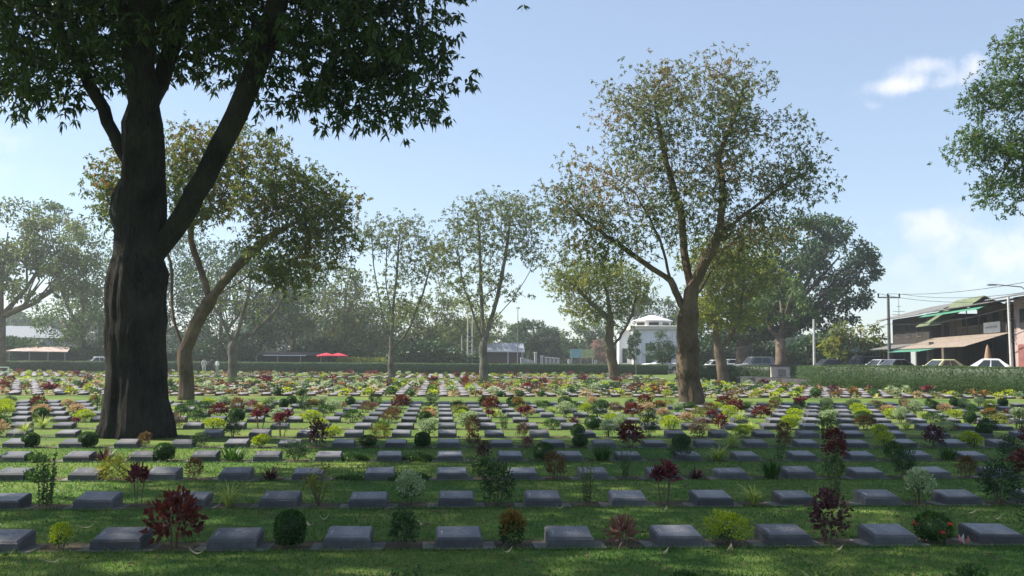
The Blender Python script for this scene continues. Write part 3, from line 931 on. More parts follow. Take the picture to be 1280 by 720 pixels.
def tree(name, label, base, paths, lobes, natt, step, rb, leaf, bark, twig=.012, infl=None, kill=None, lpt=10, spread=.35, group=None, rmin=0, hang=.2, rleaf=.05, flare=.35, ridges=.1, sides=(10, 4), cat='tree', cover=1.0, core_mask=None, ntips=7, clus=7, burl=None):
    """paths, lobes in world metres; lobes: (cx,cy,cz,rx,ry,rz,weight)"""
    base = Vector(base)
    w = np.array([l[6] for l in lobes], float); w /= w.sum()
    A = []
    for l, k in zip(lobes, (w*natt).astype(int)):
        d = norm(rng.normal(size=(k, 3)))*(rng.uniform(.15, 1, k)**.45)[:, None]
        sd = rng.uniform(0, 50)
        nf_ = np.array([.84+.55*noise.noise(Vector(q*1.9)+Vector((sd, 0, 0))) for q in d])[:, None]
        A.append(d*nf_*np.array(l[3:6])+np.array(l[:3]))
    A = np.concatenate(A)
    P, par = colonize(paths, A, step, infl or step*9, kill or step*1.3)
    r, ch = radii(P, par, twig, r_base=rb)
    loc = np.array(base)
    root = empty(name, base, 0, label, cat, group)
    link('trunk', branch_mesh(P-loc, par, r, bark, rmin, sides, flare, ridges, burl), root)
    tips = np.zeros(len(P))
    for i in range(len(P)-1, -1, -1):
        if ch[i] == 0: tips[i] = 1
        if par[i] >= 0: tips[par[i]] += tips[i]
    cand = np.where((tips <= ntips) & (r < .2) & (np.arange(len(P)) > 5))[0]
    if cover < 1: cand = cand[rng.random(len(cand)) < cover]
    k = len(cand)*lpt
    mt, Ln, Wd = leaf
    nc = max(1, int(round(lpt/clus)))
    cc_ = np.repeat(P[cand]-loc, nc, 0); cc_ = cc_+rng.normal(size=cc_.shape)*spread*np.array([1, 1, .7])
    cd_ = rng.normal(size=cc_.shape)+np.array([0, 0, -hang*2])
    C = np.repeat(cc_, clus, 0); k = len(C); C = C+rng.normal(size=C.shape)*Ln*.16
    D = np.repeat(norm(cd_), clus, 0)*.5+norm(rng.normal(size=(k, 3)))*1.0+np.array([0, 0, -hang])
    V, F_ = leaves_np(C, D, Ln*rng.uniform(.6, 1.2, k), Wd*rng.uniform(.7, 1.2, k))
    print(name, 'nodes', len(P), 'leafnodes', len(cand), 'leaves', k)
    link('crown', npmesh('crown', V, F_, mt), root)
    return root, P, r
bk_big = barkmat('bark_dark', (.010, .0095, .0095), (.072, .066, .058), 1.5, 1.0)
bk_mid = barkmat('bark_brown', (.075, .055, .040), (.24, .18, .13), 1.3)
bk_pale = barkmat('bark_grey', (.08, .075, .065), (.24, .22, .19), 1.5)
lf_big = leafmat('crown_dark', [(.1, (.022, .045, .016)), (.6, (.045, .080, .024)), (1, (.085, .13, .035))], trans=.30, clump=.4, rough=.45)
lf_small = leafmat('crown_autumn', [(.0, (.045, .08, .02)), (.52, (.10, .135, .03)), (.74, (.18, .16, .04)), (.9, (.32, .15, .04)), (1, (.40, .10, .05))], trans=.4, clump=.35)
lf_cent = leafmat('crown_grey_autumn', [(.0, (.06, .10, .035)), (.45, (.11, .145, .05)), (.62, (.17, .18, .07)), (.75, (.21, .16, .11)), (.9, (.36, .22, .10)), (1, (.34, .13, .10))], trans=.35, clump=.4)
lf_yell = leafmat('crown_yellow_green', [(.1, (.08, .12, .02)), (.6, (.18, .21, .035)), (1, (.34, .30, .05))], trans=.45, clump=.5)
lf_green = leafmat('crown_green', [(.1, (.045, .085, .026)), (.6, (.085, .14, .038)), (1, (.15, .20, .055))], trans=.35, clump=.4)
lf_dark = leafmat('crown_deep_green', [(.1, (.022, .055, .018)), (.6, (.045, .09, .026)), (1, (.085, .135, .04))], trans=.25, clump=.4)
lf_olive = leafmat('crown_olive', [(.1, (.065, .10, .03)), (.6, (.12, .15, .04)), (1, (.21, .21, .055))], trans=.35, clump=.4)
lf_pinkish = leafmat('crown_pinkish', [(.1, (.12, .09, .06)), (.6, (.26, .16, .13)), (1, (.38, .26, .22))], trans=.35, clump=.4)

# 1. the big tree
d0 = proj(B_big)[2]
def A_(px, py, dd=0.0, d=None): 
    return np.array(at(px, py, (d or d0)+dd))
base = np.array(B_big)
trunk = [base-[0, 0, .15], A_(170, 500), A_(170, 440), A_(170, 380), A_(173, 320), A_(178, 270), A_(180, 200, -.1), A_(180, 130, -.2), A_(172, 60, -.3), A_(160, -20, -.6), A_(150, -120, -1.0)]
b_right = [A_(185, 330), A_(215, 290, -.1), A_(255, 225, -.3), A_(295, 145, -.6), A_(330, 60, -.9), A_(360, -40, -1.2), A_(420, -160, -1.8)]
b_left = [A_(178, 240), A_(150, 185, .2), A_(120, 120, .4), A_(70, 30, .9), A_(20, -50, 1.5)]
b_r2 = [A_(180, 150), A_(205, 90, .5), A_(230, 10, 1.2), A_(290, -90, 2.2)]
b_f = [A_(172, 60), A_(190, -30, -2), A_(230, -100, -4)]
bx, by = B_big.x, B_big.y
def lob(px, py, dd, rx, ry, rz, w, d=None):
    c = at(px, py, (d or d0)+dd); return (c.x, c.y, c.z, rx, ry, rz, w)
lobes = [lob(80, 40, 0, 2.2, 2.5, 1.5, 1.5), lob(440, 50, -.5, 1.9, 2.2, 1.7, 1.8), lob(500, 90, .3, 1.25, 1.5, 1.2, 1.0), lob(250, 20, .5, 2.2, 2.5, 1.2, 1.5),
         lob(30, 90, .5, 1.3, 1.6, .9, .6), lob(160, -60, 0, 3.5, 3.5, 2.0, 1.6), lob(380, -120, 0, 4, 4, 2.4, 2.2),
         (bx+1, by-2, 12.2, 6.5, 6, 2.6, 5), (bx+6, by-3, 12.4, 5, 5, 2.2, 3), (bx+4, by+2, 12.5, 5.5, 4.5, 2.4, 2.5), (bx-4, by-1, 12, 4, 4.5, 2.0, 1.5), (bx+4, by-7.5, 11.5, 5, 4, 1.8, 2.5), (-2, 24, 14.2, 5, 4.5, 1.7, 2.6), (-6, 22, 13.6, 5, 4, 1.8, 2.4), (2.6, 21, 13.8, 4.3, 4, 1.8, 2.4), (-10, 14.5, 11.6, 4.6, 4.6, 2.0, 2.2), (-7, 9.5, 11.2, 5, 4, 1.7, 2.6), (-1.5, 10, 11.5, 4.5, 4, 1.7, 2.2), (-13, 11, 11.8, 4, 4.5, 1.8, 1.8), (-8, 5, 11.0, 4.5, 3.5, 1.5, 1.8), (-13.5, 15, 12.6, 3.6, 4, 1.8, 2.2), (-6, 14, 11.2, 4, 4, 1.7, 2.4), (-12, 7.5, 11.6, 4, 3.5, 1.5, 1.6)]
bigtree, P, r = tree('broadleaf_tree', 'huge dark tree with a thick furrowed trunk standing nearest on the left', B_big, [trunk, b_right, b_left, b_r2, b_f], lobes, 17500, .30, .57,
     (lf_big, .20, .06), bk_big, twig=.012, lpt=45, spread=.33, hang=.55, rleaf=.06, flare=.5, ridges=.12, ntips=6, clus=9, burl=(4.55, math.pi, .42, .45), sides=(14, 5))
print('bigtree nodes', len(P))
# ---- part two: other trees
def mask_tree(name, label, base, paths, lobes, natt, step, rb, leaf, bark, leafz=None, **kw):
    return tree(name, label, base, paths, lobes, natt, step, rb, leaf, bark, **kw)
def atd(d): return lambda px, py, dd=0.0: np.array(at(px, py, d+dd))
# 2. small forked tree, left of centre
d = proj(B_small)[2]; a = atd(d); b0 = np.array(B_small)
def lb(d_, l): return [lob(px, py, dd, rx, ry, rz, w, d_) for (px, py, dd, rx, ry, rz, w) in l]
tree('autumn_tree', 'small forked tree with curving limbs and orange-tipped leaves behind the big trunk', B_small,
     [[b0-[0, 0, .1], a(233, 470), a(231, 440), a(245, 405, -.2), a(262, 375, -.3), a(290, 340, -.4), a(330, 300, -.5), a(365, 280, -.6)],
      [a(231, 440), a(218, 405, .3), a(214, 370, .5), a(216, 335, .8), a(200, 290, 1.0)],
      [a(262, 375, -.3), a(252, 340, .2), a(238, 300, .4), a(240, 260, .5)],
      [a(262, 375, -.3), a(290, 358, -1), a(312, 345, -1.5), a(324, 325, -1.8)]],
     lb(d, [(330, 225, 0, 3.0, 2.6, 1.7, 3), (405, 262, 0, 1.7, 2, 1.35, 1.4), (250, 190, .5, 1.8, 2, 1.5, 1.2), (180, 215, .6, 1.9, 2, 1.6, 1.2), (130, 240, .6, 1.3, 1.5, 1.2, .6),
            (305, 180, 0, 2.0, 2, 1.1, 1.2), (350, 290, -.5, 2.2, 2, 1.1, 1), (430, 235, -.3, .8, 1, .7, .3), (250, 250, 0, 1.5, 2, 1.2, .8), (415, 315, -.4, 1.5, 1.6, 1.2, .9), (370, 345, -.8, 1.4, 1.5, .9, .5), (160, 275, .5, 1.2, 1.5, .9, .5)]),
     3900, .24, .27, (lf_small, .17, .065), bk_mid, twig=.010, lpt=63, spread=.33, ntips=12, rleaf=.05, flare=.25, ridges=.2)
# 3. the wide tree right of centre
d = proj(B_cent)[2]; a = atd(d); b0 = np.array(B_cent)
tree('spreading_tree', 'wide spreading tree with thin pinkish grey leaves standing right of centre', B_cent,
     [[b0-[0, 0, .1], a(861, 480), a(860, 440), a(858, 400), a(864, 365), a(880, 330, -.2), a(898, 295, -.3), a(905, 245, -.4), a(898, 195, -.4), (a(925, 130, -.6))],
      [a(858, 395), a(838, 350, .2), a(800, 325, .5), a(765, 300, .8), a(730, 275, 1)],
      [a(864, 365), a(856, 320, .4), a(852, 270, .6), a(832, 200, .8), a(820, 140, 1)],
      [a(898, 295, -.3), a(935, 265, -.8), a(975, 235, -1.2)],
      [a(838, 350, .2), a(825, 300, -1), a(800, 250, -1.6)],
      [a(860, 385), a(885, 345, 1.2), a(905, 310, 2.0), a(950, 290, 2.6)]],
     lb(d, [(850, 150, 0, 3.3, 3.2, 2.2, 3), (955, 185, 0, 2.6, 2.6, 2.1, 2.2), (760, 235, .3, 2.7, 2.6, 1.8, 2), (700, 258, .5, 1.7, 1.6, 1.2, 1.0), (722, 320, .6, 1.5, 1.5, .9, .7), (900, 105, 0, 2.1, 2.2, 1.3, 1.2), (1010, 225, -.5, 1.4, 1.5, 1.2, .8),
            (850, 270, 0, 3.5, 3, 1.6, 2.6), (800, 190, .4, 2.2, 2.4, 1.7, 1.5), (880, 225, .3, 2.2, 2.4, 1.4, 1.4), (930, 320, .5, 1.8, 1.8, .9, .7), (785, 130, .5, 1.5, 1.6, 1.5, .8), (955, 285, .8, 2.2, 2.2, 1.3, 1), (760, 310, .5, 1.8, 1.8, 1.1, .8), (830, 90, 0, 1.3, 1.4, .8, .5)]),
     7000, .24, .37, (lf_cent, .14, .05), bk_mid, twig=.009, lpt=49, spread=.36, ntips=14, rleaf=.05, flare=.45, ridges=.28)
# 4-8 vase-shaped and bare trees in a line before the back hedge
def leafy_top(name, label, B, paths, lobes, natt, leaf, bark, rb, bare, step=.40, lpt=8, **kw):
    """colonised branches everywhere, leaves only in the listed lobes; bare lobes carry twigs"""
    d_ = proj(B)[2]
    return tree(name, label, B, paths, lb(d_, lobes)+lb(d_, bare), natt, step, rb, leaf, bark, lpt=lpt, **kw)
d = proj(B_t605)[2]; a = atd(d); b0 = np.array(B_t605)
leafy_top('vase_tree', 'slim vase-shaped tree with thin upright limbs before the low grey building', B_t605,
     [[b0-[0, 0, .1], a(605, 455), a(604, 430), a(612, 405), a(622, 370), a(632, 320), a(638, 275)], [a(604, 430), a(592, 395), a(578, 350), a(572, 310)], [a(605, 425), a(602, 380), a(600, 320), a(598, 280)],
      [a(612, 405), a(640, 375), a(662, 340)], [a(604, 432), a(575, 410), a(555, 385), a(548, 350)]],
     [(632, 262, 0, 3.0, 3, 1.9, 2.2), (583, 275, 0, 2.0, 2, 1.7, 1.2), (602, 300, 0, 3.4, 3, 1.8, 1.4), (655, 300, 0, 2.1, 2, 2.2, 1.3), (558, 320, 0, 1.7, 2, 1.5, .9)], 1900, (lf_olive, .24, .10), bk_pale, .30,
     [(600, 355, 0, 3.8, 3.5, 2.4, .6)], twig=.016, rleaf=.06, spread=.45, lpt=21, group='slim trees in a line before the back hedge', cover=.8)
d = proj(B_t488)[2]; a = atd(d); b0 = np.array(B_t488)
leafy_top('vase_tree', 'slender upright tree with sparse foliage before dark trees and the back hedge', B_t488,
     [[b0-[0, 0, .1], a(489, 450), a(489, 420), a(492, 380), a(497, 330), a(500, 290)], [a(489, 425), a(476, 385), a(468, 340), a(465, 300)], [a(489, 440), a(510, 415), a(528, 370), a(538, 330)], [a(490, 400), a(482, 350), a(484, 300)]],
     [(500, 292, 0, 3.0, 3, 1.7, 1.5), (470, 295, 0, 2.0, 2, 1.6, 1.2), (540, 320, 0, 2.3, 2.2, 1.8, 1.2), (515, 335, 0, 2.5, 2.5, 1.6, .8)], 1500, (lf_olive, .24, .10), bk_pale, .24,
     [(495, 370, 0, 3.0, 3, 2.4, .5)], twig=.016, rleaf=.06, spread=.5, lpt=21, group='slim trees in a line before the back hedge', cover=.75)
d = proj(B_rear)[2]; a = atd(d); b0 = np.array(B_rear)
leafy_top('bare_tree', 'nearly bare pale-branched tree behind the small forked tree', B_rear,
     [[b0-[0, 0, .1], a(291, 455), a(290, 432), a(300, 405), a(310, 370), a(315, 340)], [a(290, 432), a(318, 415), a(345, 388), a(360, 360)], [a(290, 430), a(278, 400), a(262, 375), a(255, 350)], [a(291, 440), a(325, 420), a(350, 400)]],
     [(330, 360, 0, 4.2, 4, 2.4, 1.5), (270, 350, 0, 3.2, 3, 2.2, 1.2), (380, 375, 0, 2.2, 2, 1.5, .6)], 1000, (lf_olive, .22, .10), bk_pale, .30, [(310, 385, 0, 3, 3, 1.4, .4)], twig=.02, rleaf=.04, spread=.45, lpt=14, cover=.8, ntips=3)
d = proj(B_t770)[2]; a = atd(d); b0 = np.array(B_t770)
leafy_top('leaning_tree', 'thin leaning tree with yellow-green drooping leaves in front of the white building', B_t770,
     [[b0-[0, 0, .1], a(766, 455), a(761, 425), a(764, 395), a(757, 360), a(750, 340)], [a(763, 435), a(775, 422), a(790, 395), a(795, 370)], [a(764, 400), a(740, 380), a(715, 355), a(700, 350)]],
     [(748, 345, 0, 4.0, 3.5, 1.7, 1.6), (712, 352, 0, 2.3, 2.3, 1.4, 1), (790, 365, 0, 2.6, 2.5, 1.8, 1.2), (735, 385, 0, 2.6, 2.5, 1.2, .7)], 900, (lf_yell, .24, .09), bk_mid, .40, [(760, 395, 0, 2, 2, 1, .3)], twig=.016, rleaf=.06, spread=.5, lpt=42)
d = proj(B_t903)[2]; a = atd(d); b0 = np.array(B_t903)
leafy_top('leaning_tree', 'thin forked tree with yellow-green leaves right of the spreading tree', B_t903,
     [[b0-[0, 0, .1], a(902, 455), a(897, 435), a(893, 400), a(888, 360), a(890, 330)], [a(899, 442), a(912, 425), a(925, 395), a(930, 350)], [a(893, 400), a(905, 370), a(910, 330)]],
     [(905, 330, 0, 3.4, 3, 2.6, 1.8), (940, 345, 0, 2.3, 2.2, 2.2, 1), (885, 385, 0, 2.2, 2.2, 1.6, 1), (925, 395, 0, 2.1, 2.1, 1.3, .8)], 800, (lf_yell, .24, .10), bk_mid, .38, [], twig=.016, rleaf=.06, spread=.5, lpt=49)
# 9. crown reaching in at the right edge
Bx = at(1440, 480, 34.0); Bx.z = 0
a = atd(34.0); b0 = np.array(Bx)
tree('leafy_tree', 'tall bright green tree reaching in at the top right edge', Bx,
     [[b0, a(1440, 400), a(1435, 300), a(1425, 220), a(1400, 120), a(1380, 20)], [a(1432, 270), a(1370, 225, .3), a(1310, 200, .3), a(1255, 190, .3)], [a(1410, 170), a(1340, 130), a(1275, 105)], [a(1400, 120), a(1340, 60), a(1290, 50)]],
     lb(34.0, [(1268, 72, 0, 1.4, 1.6, 1.15, 1.6), (1240, 128, 0, 1.5, 1.6, .95, 1.6), (1230, 185, 0, 1.5, 1.5, .9, 1.6), (1258, 238, 0, 1.4, 1.4, .85, 1.3), (1290, 185, 0, 1.5, 1.8, 1.2, 1.3), (1300, 130, 0, 1.7, 2, 1.8, 1.4), (1360, 90, 0, 2.6, 2.6, 2.4, 1.5), (1350, 210, 0, 2.2, 2.2, 1.2, 1), (1420, 0, 0, 3, 3, 2, .8)]),
     1500, .2, .45, (lf_green, .13, .05), bk_mid, twig=.009, lpt=84, spread=.27, rleaf=.05, flare=.3, hang=.1)

# background trees: tapered trunk, limbs and a crown of leaf clumps
def far_tree(name, label, pxb, pyb, d_, crown, leaf, mt, bark, rtrunk, cover=1.0, zb=None, group=None, gaps=.35, thick=.55, cat='tree'):
    """crown: (px, py, rx_px, ry_px, depth offset)"""
    zb = 0.3 if zb is None else zb
    B = at(pxb, pyb, d_); B.z = zb
    root = empty(name, B, 0, label, cat, group)
    mb = MB(); px2m = d_/F
    top = min(c[1] for c in crown); cx = sum(c[0]*c[2] for c in crown)/sum(c[2] for c in crown)
    cen = [Vector(at(c[0], c[1], d_+c[4])) for c in crown]
    hm = max(c.z for c in cen)
    fork = Vector((B.x, B.y, zb+(min(c.z for c in cen)-zb)*.55+.4))
    mb.tube([B-B, (fork-B)*.4+Vector((.1*rtrunk, 0, 0)), fork-B], [rtrunk*1.35, rtrunk, rtrunk*.85], bark, 9)
    for c, cc in zip(crown, cen):
        e_ = cc-B; f0 = fork-B; mid = f0+(e_-f0)*.5+Vector((random.uniform(-.5, .5), 0, -.1*(e_-f0).length))
        mb.tube([f0, mid, e_], [rtrunk*.55, rtrunk*.35, rtrunk*.12], bark, 6)
        for _ in range(3):
            q = e_+Vector((random.uniform(-1, 1)*c[2]*px2m*.8, random.uniform(-1, 1)*c[2]*px2m*.6, random.uniform(-.2, .9)*c[3]*px2m))
            mb.tube([mid, (mid+q)/2+Vector((0, 0, .2)), q], [rtrunk*.22, rtrunk*.14, rtrunk*.05], bark, 4)
    mb.build('trunk', root, True)
    Vs = []; Fs = []; o = 0
    for c, cc in zip(crown, cen):
        rx, rz = c[2]*px2m, c[3]*px2m; ry = (rx+rz)/2
        area = 4*math.pi*((rx*ry)**.8+(rx*rz)**.8+(ry*rz)**.8)/3
        n = int(cover*area/(leaf[0]*leaf[1]*.5)*.85)
        n = min(n, 15000)
        # sub-clumps over the lobe
        k = max(10, int(28*(rx*rz)**.5/3))
        cd_ = norm(rng.normal(size=(k, 3))); cr_ = rng.uniform(thick, 1.0, k)[:, None]
        cp = cd_*cr_*np.array([rx, ry, rz]); cs = rng.uniform(.16, .34, k)*min(rx, rz)
        wt = cs**2; idx = rng.choice(k, n, p=wt/wt.sum())
        dd = norm(rng.normal(size=(n, 3)))
        Pn = cp[idx]+dd*(rng.uniform(.45, 1.05, n)*cs[idx])[:, None]*[1.15, 1.15, .85]
        Dn = dd*.7+rng.normal(size=(n, 3))*.7+[0, 0, -.2]
        sc = rng.uniform(.6, 1.2, n)
        V, F_ = leaves_np(Pn+np.array(cc-B), Dn, leaf[0]*sc, leaf[1]*sc, .3)
        Vs.append(V); Fs.append(F_+o); o += len(V)
    link('crown', npmesh('crown', np.concatenate(Vs), np.concatenate(Fs), mt), root)
    return root
FL = (.42, .22)
far_tree('roadside_tree', 'olive-green tree with arching grey limbs at the left edge behind the hedge', -2, 466, 108, [(10, 290, 62, 45, 0), (70, 300, 42, 38, 2), (-30, 340, 50, 50, 2), (50, 350, 45, 32, -2), (95, 340, 30, 30, 0)], FL, lf_olive, bk_mid, .6, cover=1.25)
far_tree('roadside_tree', 'bushy green tree just left of the thick dark trunk', 100, 466, 125, [(105, 330, 42, 55, 0), (120, 395, 50, 42, 1), (75, 400, 38, 36, 3), (60, 270, 25, 22, 4)], FL, lf_green, bk_mid, .5, cover=1.0)
far_tree('roadside_tree', 'dark tree rising behind the thick furrowed trunk', 180, 466, 135, [(160, 380, 60, 60, 0), (220, 330, 55, 50, 2), (230, 400, 50, 45, 0)], FL, lf_dark, bk_mid, .5)
far_tree('roadside_tree', 'broad dark tree behind the small forked tree', 275, 466, 128, [(270, 340, 55, 50, 0), (320, 350, 60, 45, 2), (290, 400, 65, 45, -1), (345, 395, 45, 40, 1)], FL, lf_dark, bk_mid, .5)
far_tree('roadside_tree', 'dull green tree above the long low stall', 365, 466, 140, [(370, 350, 50, 45, 0), (400, 390, 48, 42, 1), (350, 400, 50, 40, 0)], FL, lf_green, bk_mid, .5)
far_tree('roadside_tree', 'tall ragged tree with yellowish top above the red parasols', 428, 466, 132, [(432, 355, 26, 26, 0), (445, 385, 34, 30, 1), (415, 400, 36, 34, 0), (450, 415, 36, 30, 0)], FL, lf_olive, bk_mid, .45)
far_tree('roadside_tree', 'blue-green tree behind the slender upright tree', 462, 466, 150, [(465, 405, 38, 38, 0), (440, 430, 40, 22, 0), (490, 425, 36, 28, 0)], FL, lf_dark, bk_pale, .4)
far_tree('roadside_tree', 'mounded olive tree between the two slim trees', 530, 466, 138, [(520, 400, 38, 30, 0), (550, 395, 36, 26, 2), (535, 425, 48, 26, -1), (500, 430, 30, 26, 0)], FL, lf_olive, bk_mid, .45, cover=1.1)
far_tree('roadside_tree', 'yellowish tree beside the two white lattice poles', 585, 466, 145, [(585, 395, 34, 26, 0), (570, 425, 32, 26, 0), (608, 412, 26, 24, 1)], FL, lf_yell, bk_mid, .35, cover=.9)
far_tree('round_tree', 'round dense dark green tree behind the tall thin flagpole', 672, 462, 168, [(668, 422, 26, 22, 0), (684, 432, 22, 24, 0), (655, 425, 22, 22, 0), (672, 442, 30, 16, -1)], FL, lf_dark, bk_mid, .4, cover=1.7, thick=.75)
far_tree('roadside_tree', 'hazy tree behind the low grey building roof', 632, 462, 195, [(630, 415, 26, 16, 0), (612, 428, 24, 14, 0), (648, 425, 18, 12, 0)], (.5, .28), lf_green, bk_mid, .35)
far_tree('roadside_tree', 'light green tree behind the small green signboard', 728, 462, 170, [(725, 418, 26, 16, 0), (745, 415, 22, 18, 0), (715, 435, 22, 14, 0), (765, 425, 22, 18, 1)], FL, lf_green, bk_mid, .4, cover=1.1)
far_tree('pink_bush', 'dusty pink leafless bush left of the white building', 755, 462, 150, [(755, 438, 18, 15, 0), (745, 446, 16, 11, 0)], (.3, .12), lf_pinkish, bk_pale, .15, cover=.8, cat='bush')
far_tree('roadside_tree', 'dark tree close behind the white building roof', 815, 462, 205, [(815, 388, 34, 18, 0), (790, 385, 26, 22, 0), (840, 392, 28, 20, 0)], (.5, .28), lf_dark, bk_mid, .4)
far_tree('palm_shrub', 'spiky shrub against the white building front', 828, 458, 125, [(828, 432, 15, 17, 0), (818, 440, 12, 10, 0), (835, 442, 10, 9, 0)], (.55, .08), lf_dark, bk_mid, .1, cover=1.0, cat='shrub')
far_tree('palm_shrub', 'slim dark shrub at the left corner of the white building', 793, 458, 130, [(793, 430, 9, 16, 0), (790, 442, 9, 8, 0)], (.4, .1), lf_dark, bk_mid, .1, cover=1.2, cat='shrub')
far_tree('huge_roadside_tree', 'huge dark green tree filling the space behind the memorial block', 928, 470, 112, [(960, 330, 75, 45, 0), (1010, 300, 52, 36, 1), (1050, 320, 42, 34, 0), (1080, 335, 24, 22, 0), (930, 360, 60, 42, 1), (1010, 360, 62, 36, -1), (1060, 365, 34, 26, 0), (900, 400, 52, 34, 2), (970, 395, 60, 30, -1), (1030, 395, 40, 20, 0), (1045, 285, 26, 20, 2)],
         FL, lf_dark, bk_mid, .8, cover=1.35)
far_tree('roadside_tree', 'dark tree with two straight trunks behind the memorial block', 976, 468, 96, [(975, 375, 45, 28, 1), (1000, 390, 36, 18, 2), (955, 395, 34, 16, 1)], FL, lf_green, bk_mid, .55)
far_tree('banana_plants', 'light green broad-leaved plants beside the concrete street pole', 1062, 462, 104, [(1060, 415, 22, 12, 0), (1085, 420, 18, 14, 0), (1040, 425, 16, 12, 0), (1055, 440, 26, 12, 0), (1095, 432, 16, 12, 0)], (.75, .24), lf_yell, bk_mid, .2, cover=.9, cat='plants')
far_tree('roadside_tree', 'small tree behind the white pillars', 700, 460, 185, [(698, 440, 18, 12, 0), (712, 446, 14, 9, 0)], FL, lf_dark, bk_mid, .2)

# far-off wood that closes the view
V = []; o = 0
n = 60000
px = rng.uniform(-140, 1115, n)
dd = rng.uniform(225, 250, n)
toph = 9.5+3.0*np.sin(px*.021)+2.0*np.sin(px*.057+1)+1.2*np.sin(px*.13)
right = px > 600
toph = np.where(right, toph*.62, toph)
zz = rng.uniform(0, 1, n)**.8*toph
C = np.array([np.array(at(p, 455, q)) for p, q in zip(px, dd)]); C[:, 2] = zz
V, F_ = leaves_np(C, rng.normal(size=(n, 3)), rng.uniform(.8, 1.5, n), rng.uniform(.4, .8, n))
tag(link('far_woods', npmesh('far_woods', V, F_, lf_dark)), 'far belt of dark trees closing the view beyond the street', 'woods', kind='stuff')
# shade-side undergrowth right behind the back hedge, left part
n = 26000
px = rng.uniform(-140, 600, n)
yy = rng.uniform(128, 134, n)
C = np.stack([ray(0, 455)[0]*0+np.array([(at(p, 460, 131)).x for p in px]), yy, rng.uniform(0, 1, n)**.9*(3.2+1.0*np.sin(px*.05))], 1)
V, F_ = leaves_np(C, rng.normal(size=(n, 3)), rng.uniform(.4, .8, n), rng.uniform(.2, .4, n))
tag(link('undergrowth', npmesh('undergrowth', V, F_, lf_dark)), 'dark tangled undergrowth under the trees behind the back hedge', 'undergrowth', kind='stuff')

n = 12000
px = rng.uniform(855, 1100, n); dd = rng.uniform(124, 130, n)
C = np.array([np.array(at(p, 455, q)) for p, q in zip(px, dd)]); C[:, 2] = rng.uniform(0, 1, n)**.9*(4.6+1.0*np.sin(px*.05))
V, F_ = leaves_np(C, rng.normal(size=(n, 3)), rng.uniform(.4, .8, n), rng.uniform(.2, .4, n))
tag(link('undergrowth', npmesh('undergrowth', V, F_, lf_dark)), 'dark undergrowth under the huge dark tree behind the memorial block', 'undergrowth', kind='stuff')
# ------------------------------------------------------------------ hedges
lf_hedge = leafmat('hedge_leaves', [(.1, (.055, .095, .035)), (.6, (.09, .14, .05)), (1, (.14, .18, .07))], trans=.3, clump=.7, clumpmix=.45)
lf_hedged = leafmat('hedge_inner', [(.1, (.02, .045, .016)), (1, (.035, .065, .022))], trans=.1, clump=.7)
def hedge(name, label, A, B, h, w, leaf, nper, group='clipped boundary hedges'):
    A = Vector((A.x, A.y, 0)); B = Vector((B.x, B.y, 0)); L_ = (B-A).length
    u = (B-A).normalized(); v = Vector((-u.y, u.x, 0))
    if v.dot(A) < 0: v = -v            # v points away from the camera
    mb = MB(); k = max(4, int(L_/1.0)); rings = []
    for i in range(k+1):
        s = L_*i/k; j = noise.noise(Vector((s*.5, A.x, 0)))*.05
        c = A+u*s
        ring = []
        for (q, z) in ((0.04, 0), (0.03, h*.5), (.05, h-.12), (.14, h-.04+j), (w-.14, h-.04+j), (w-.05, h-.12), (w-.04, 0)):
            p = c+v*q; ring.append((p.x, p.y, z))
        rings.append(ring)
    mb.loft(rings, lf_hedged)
    core_v = np.array(mb.v); core_f = [np.array([f]) for f in mb.f]
    nf = int(nper*L_*h); nt = int(nper*L_*w); ne = int(nper*w*h*2)
    s = rng.uniform(0, L_, nf); z = rng.uniform(0.02, h, nf); bump = np.array([noise.noise(Vector((a_*1.2, b_*1.2, A.x)))*.07 for a_, b_ in zip(s, z)])
    def world(s, q, z): return np.array(A)[None]+np.array(u)[None]*s[:, None]+np.array(v)[None]*q[:, None]+np.array([0, 0, 1.])[None]*z[:, None]
    P1 = world(s, -bump+.03, z); D1 = -np.array(v)[None]+rng.normal(size=(nf, 3))*.8+[0, 0, .2]
    s = rng.uniform(0, L_, nt); q = rng.uniform(0, w, nt); bump = np.array([noise.noise(Vector((a_*.8, b_*.8, A.x)))*.06 for a_, b_ in zip(s, q)])
    P2 = world(s, q, h-.05+bump); D2 = np.array([0, 0, 1.])+rng.normal(size=(nt, 3))*.8
    e = rng.integers(0, 2, ne)*L_; P3 = world(e.astype(float), rng.uniform(0, w, ne), rng.uniform(0, h, ne)); D3 = rng.normal(size=(ne, 3))+np.array(u)[None]*np.where(e > 0, 1, -1)[:, None]
    P = np.concatenate([P1, P2, P3]); D = np.concatenate([D1, D2, D3]); n_ = len(P)
    V, F_ = leaves_np(P, D, leaf*rng.uniform(.6, 1.2, n_), leaf*.5*rng.uniform(.7, 1.2, n_))
    quads = np.array([f for f in mb.f if len(f) == 4])+len(V)
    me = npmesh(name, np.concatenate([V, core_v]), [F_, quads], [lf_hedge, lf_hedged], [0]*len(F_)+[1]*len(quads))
    return tag(link(name, me), label, 'hedge', group)
hedge('hedge', 'long low clipped hedge running across the back of the graves', H_BACK_A, H_BACK_B, 1.18, 1.5, .16, 75)
hedge('hedge', 'clipped hedge in sunlight left of the memorial block', H_MID_A, H_MID_B, 1.3, 1.2, .12, 190)
hedge('hedge', 'short hedge joining the memorial block to the right corner', H_IN_A, H_IN_B, 1.32, 1.2, .12, 150)
hedge('hedge', 'thick clipped hedge in front of the shophouses and cars at right', H_R_A, H_R_B, 1.42, 2.2, .095, 320)

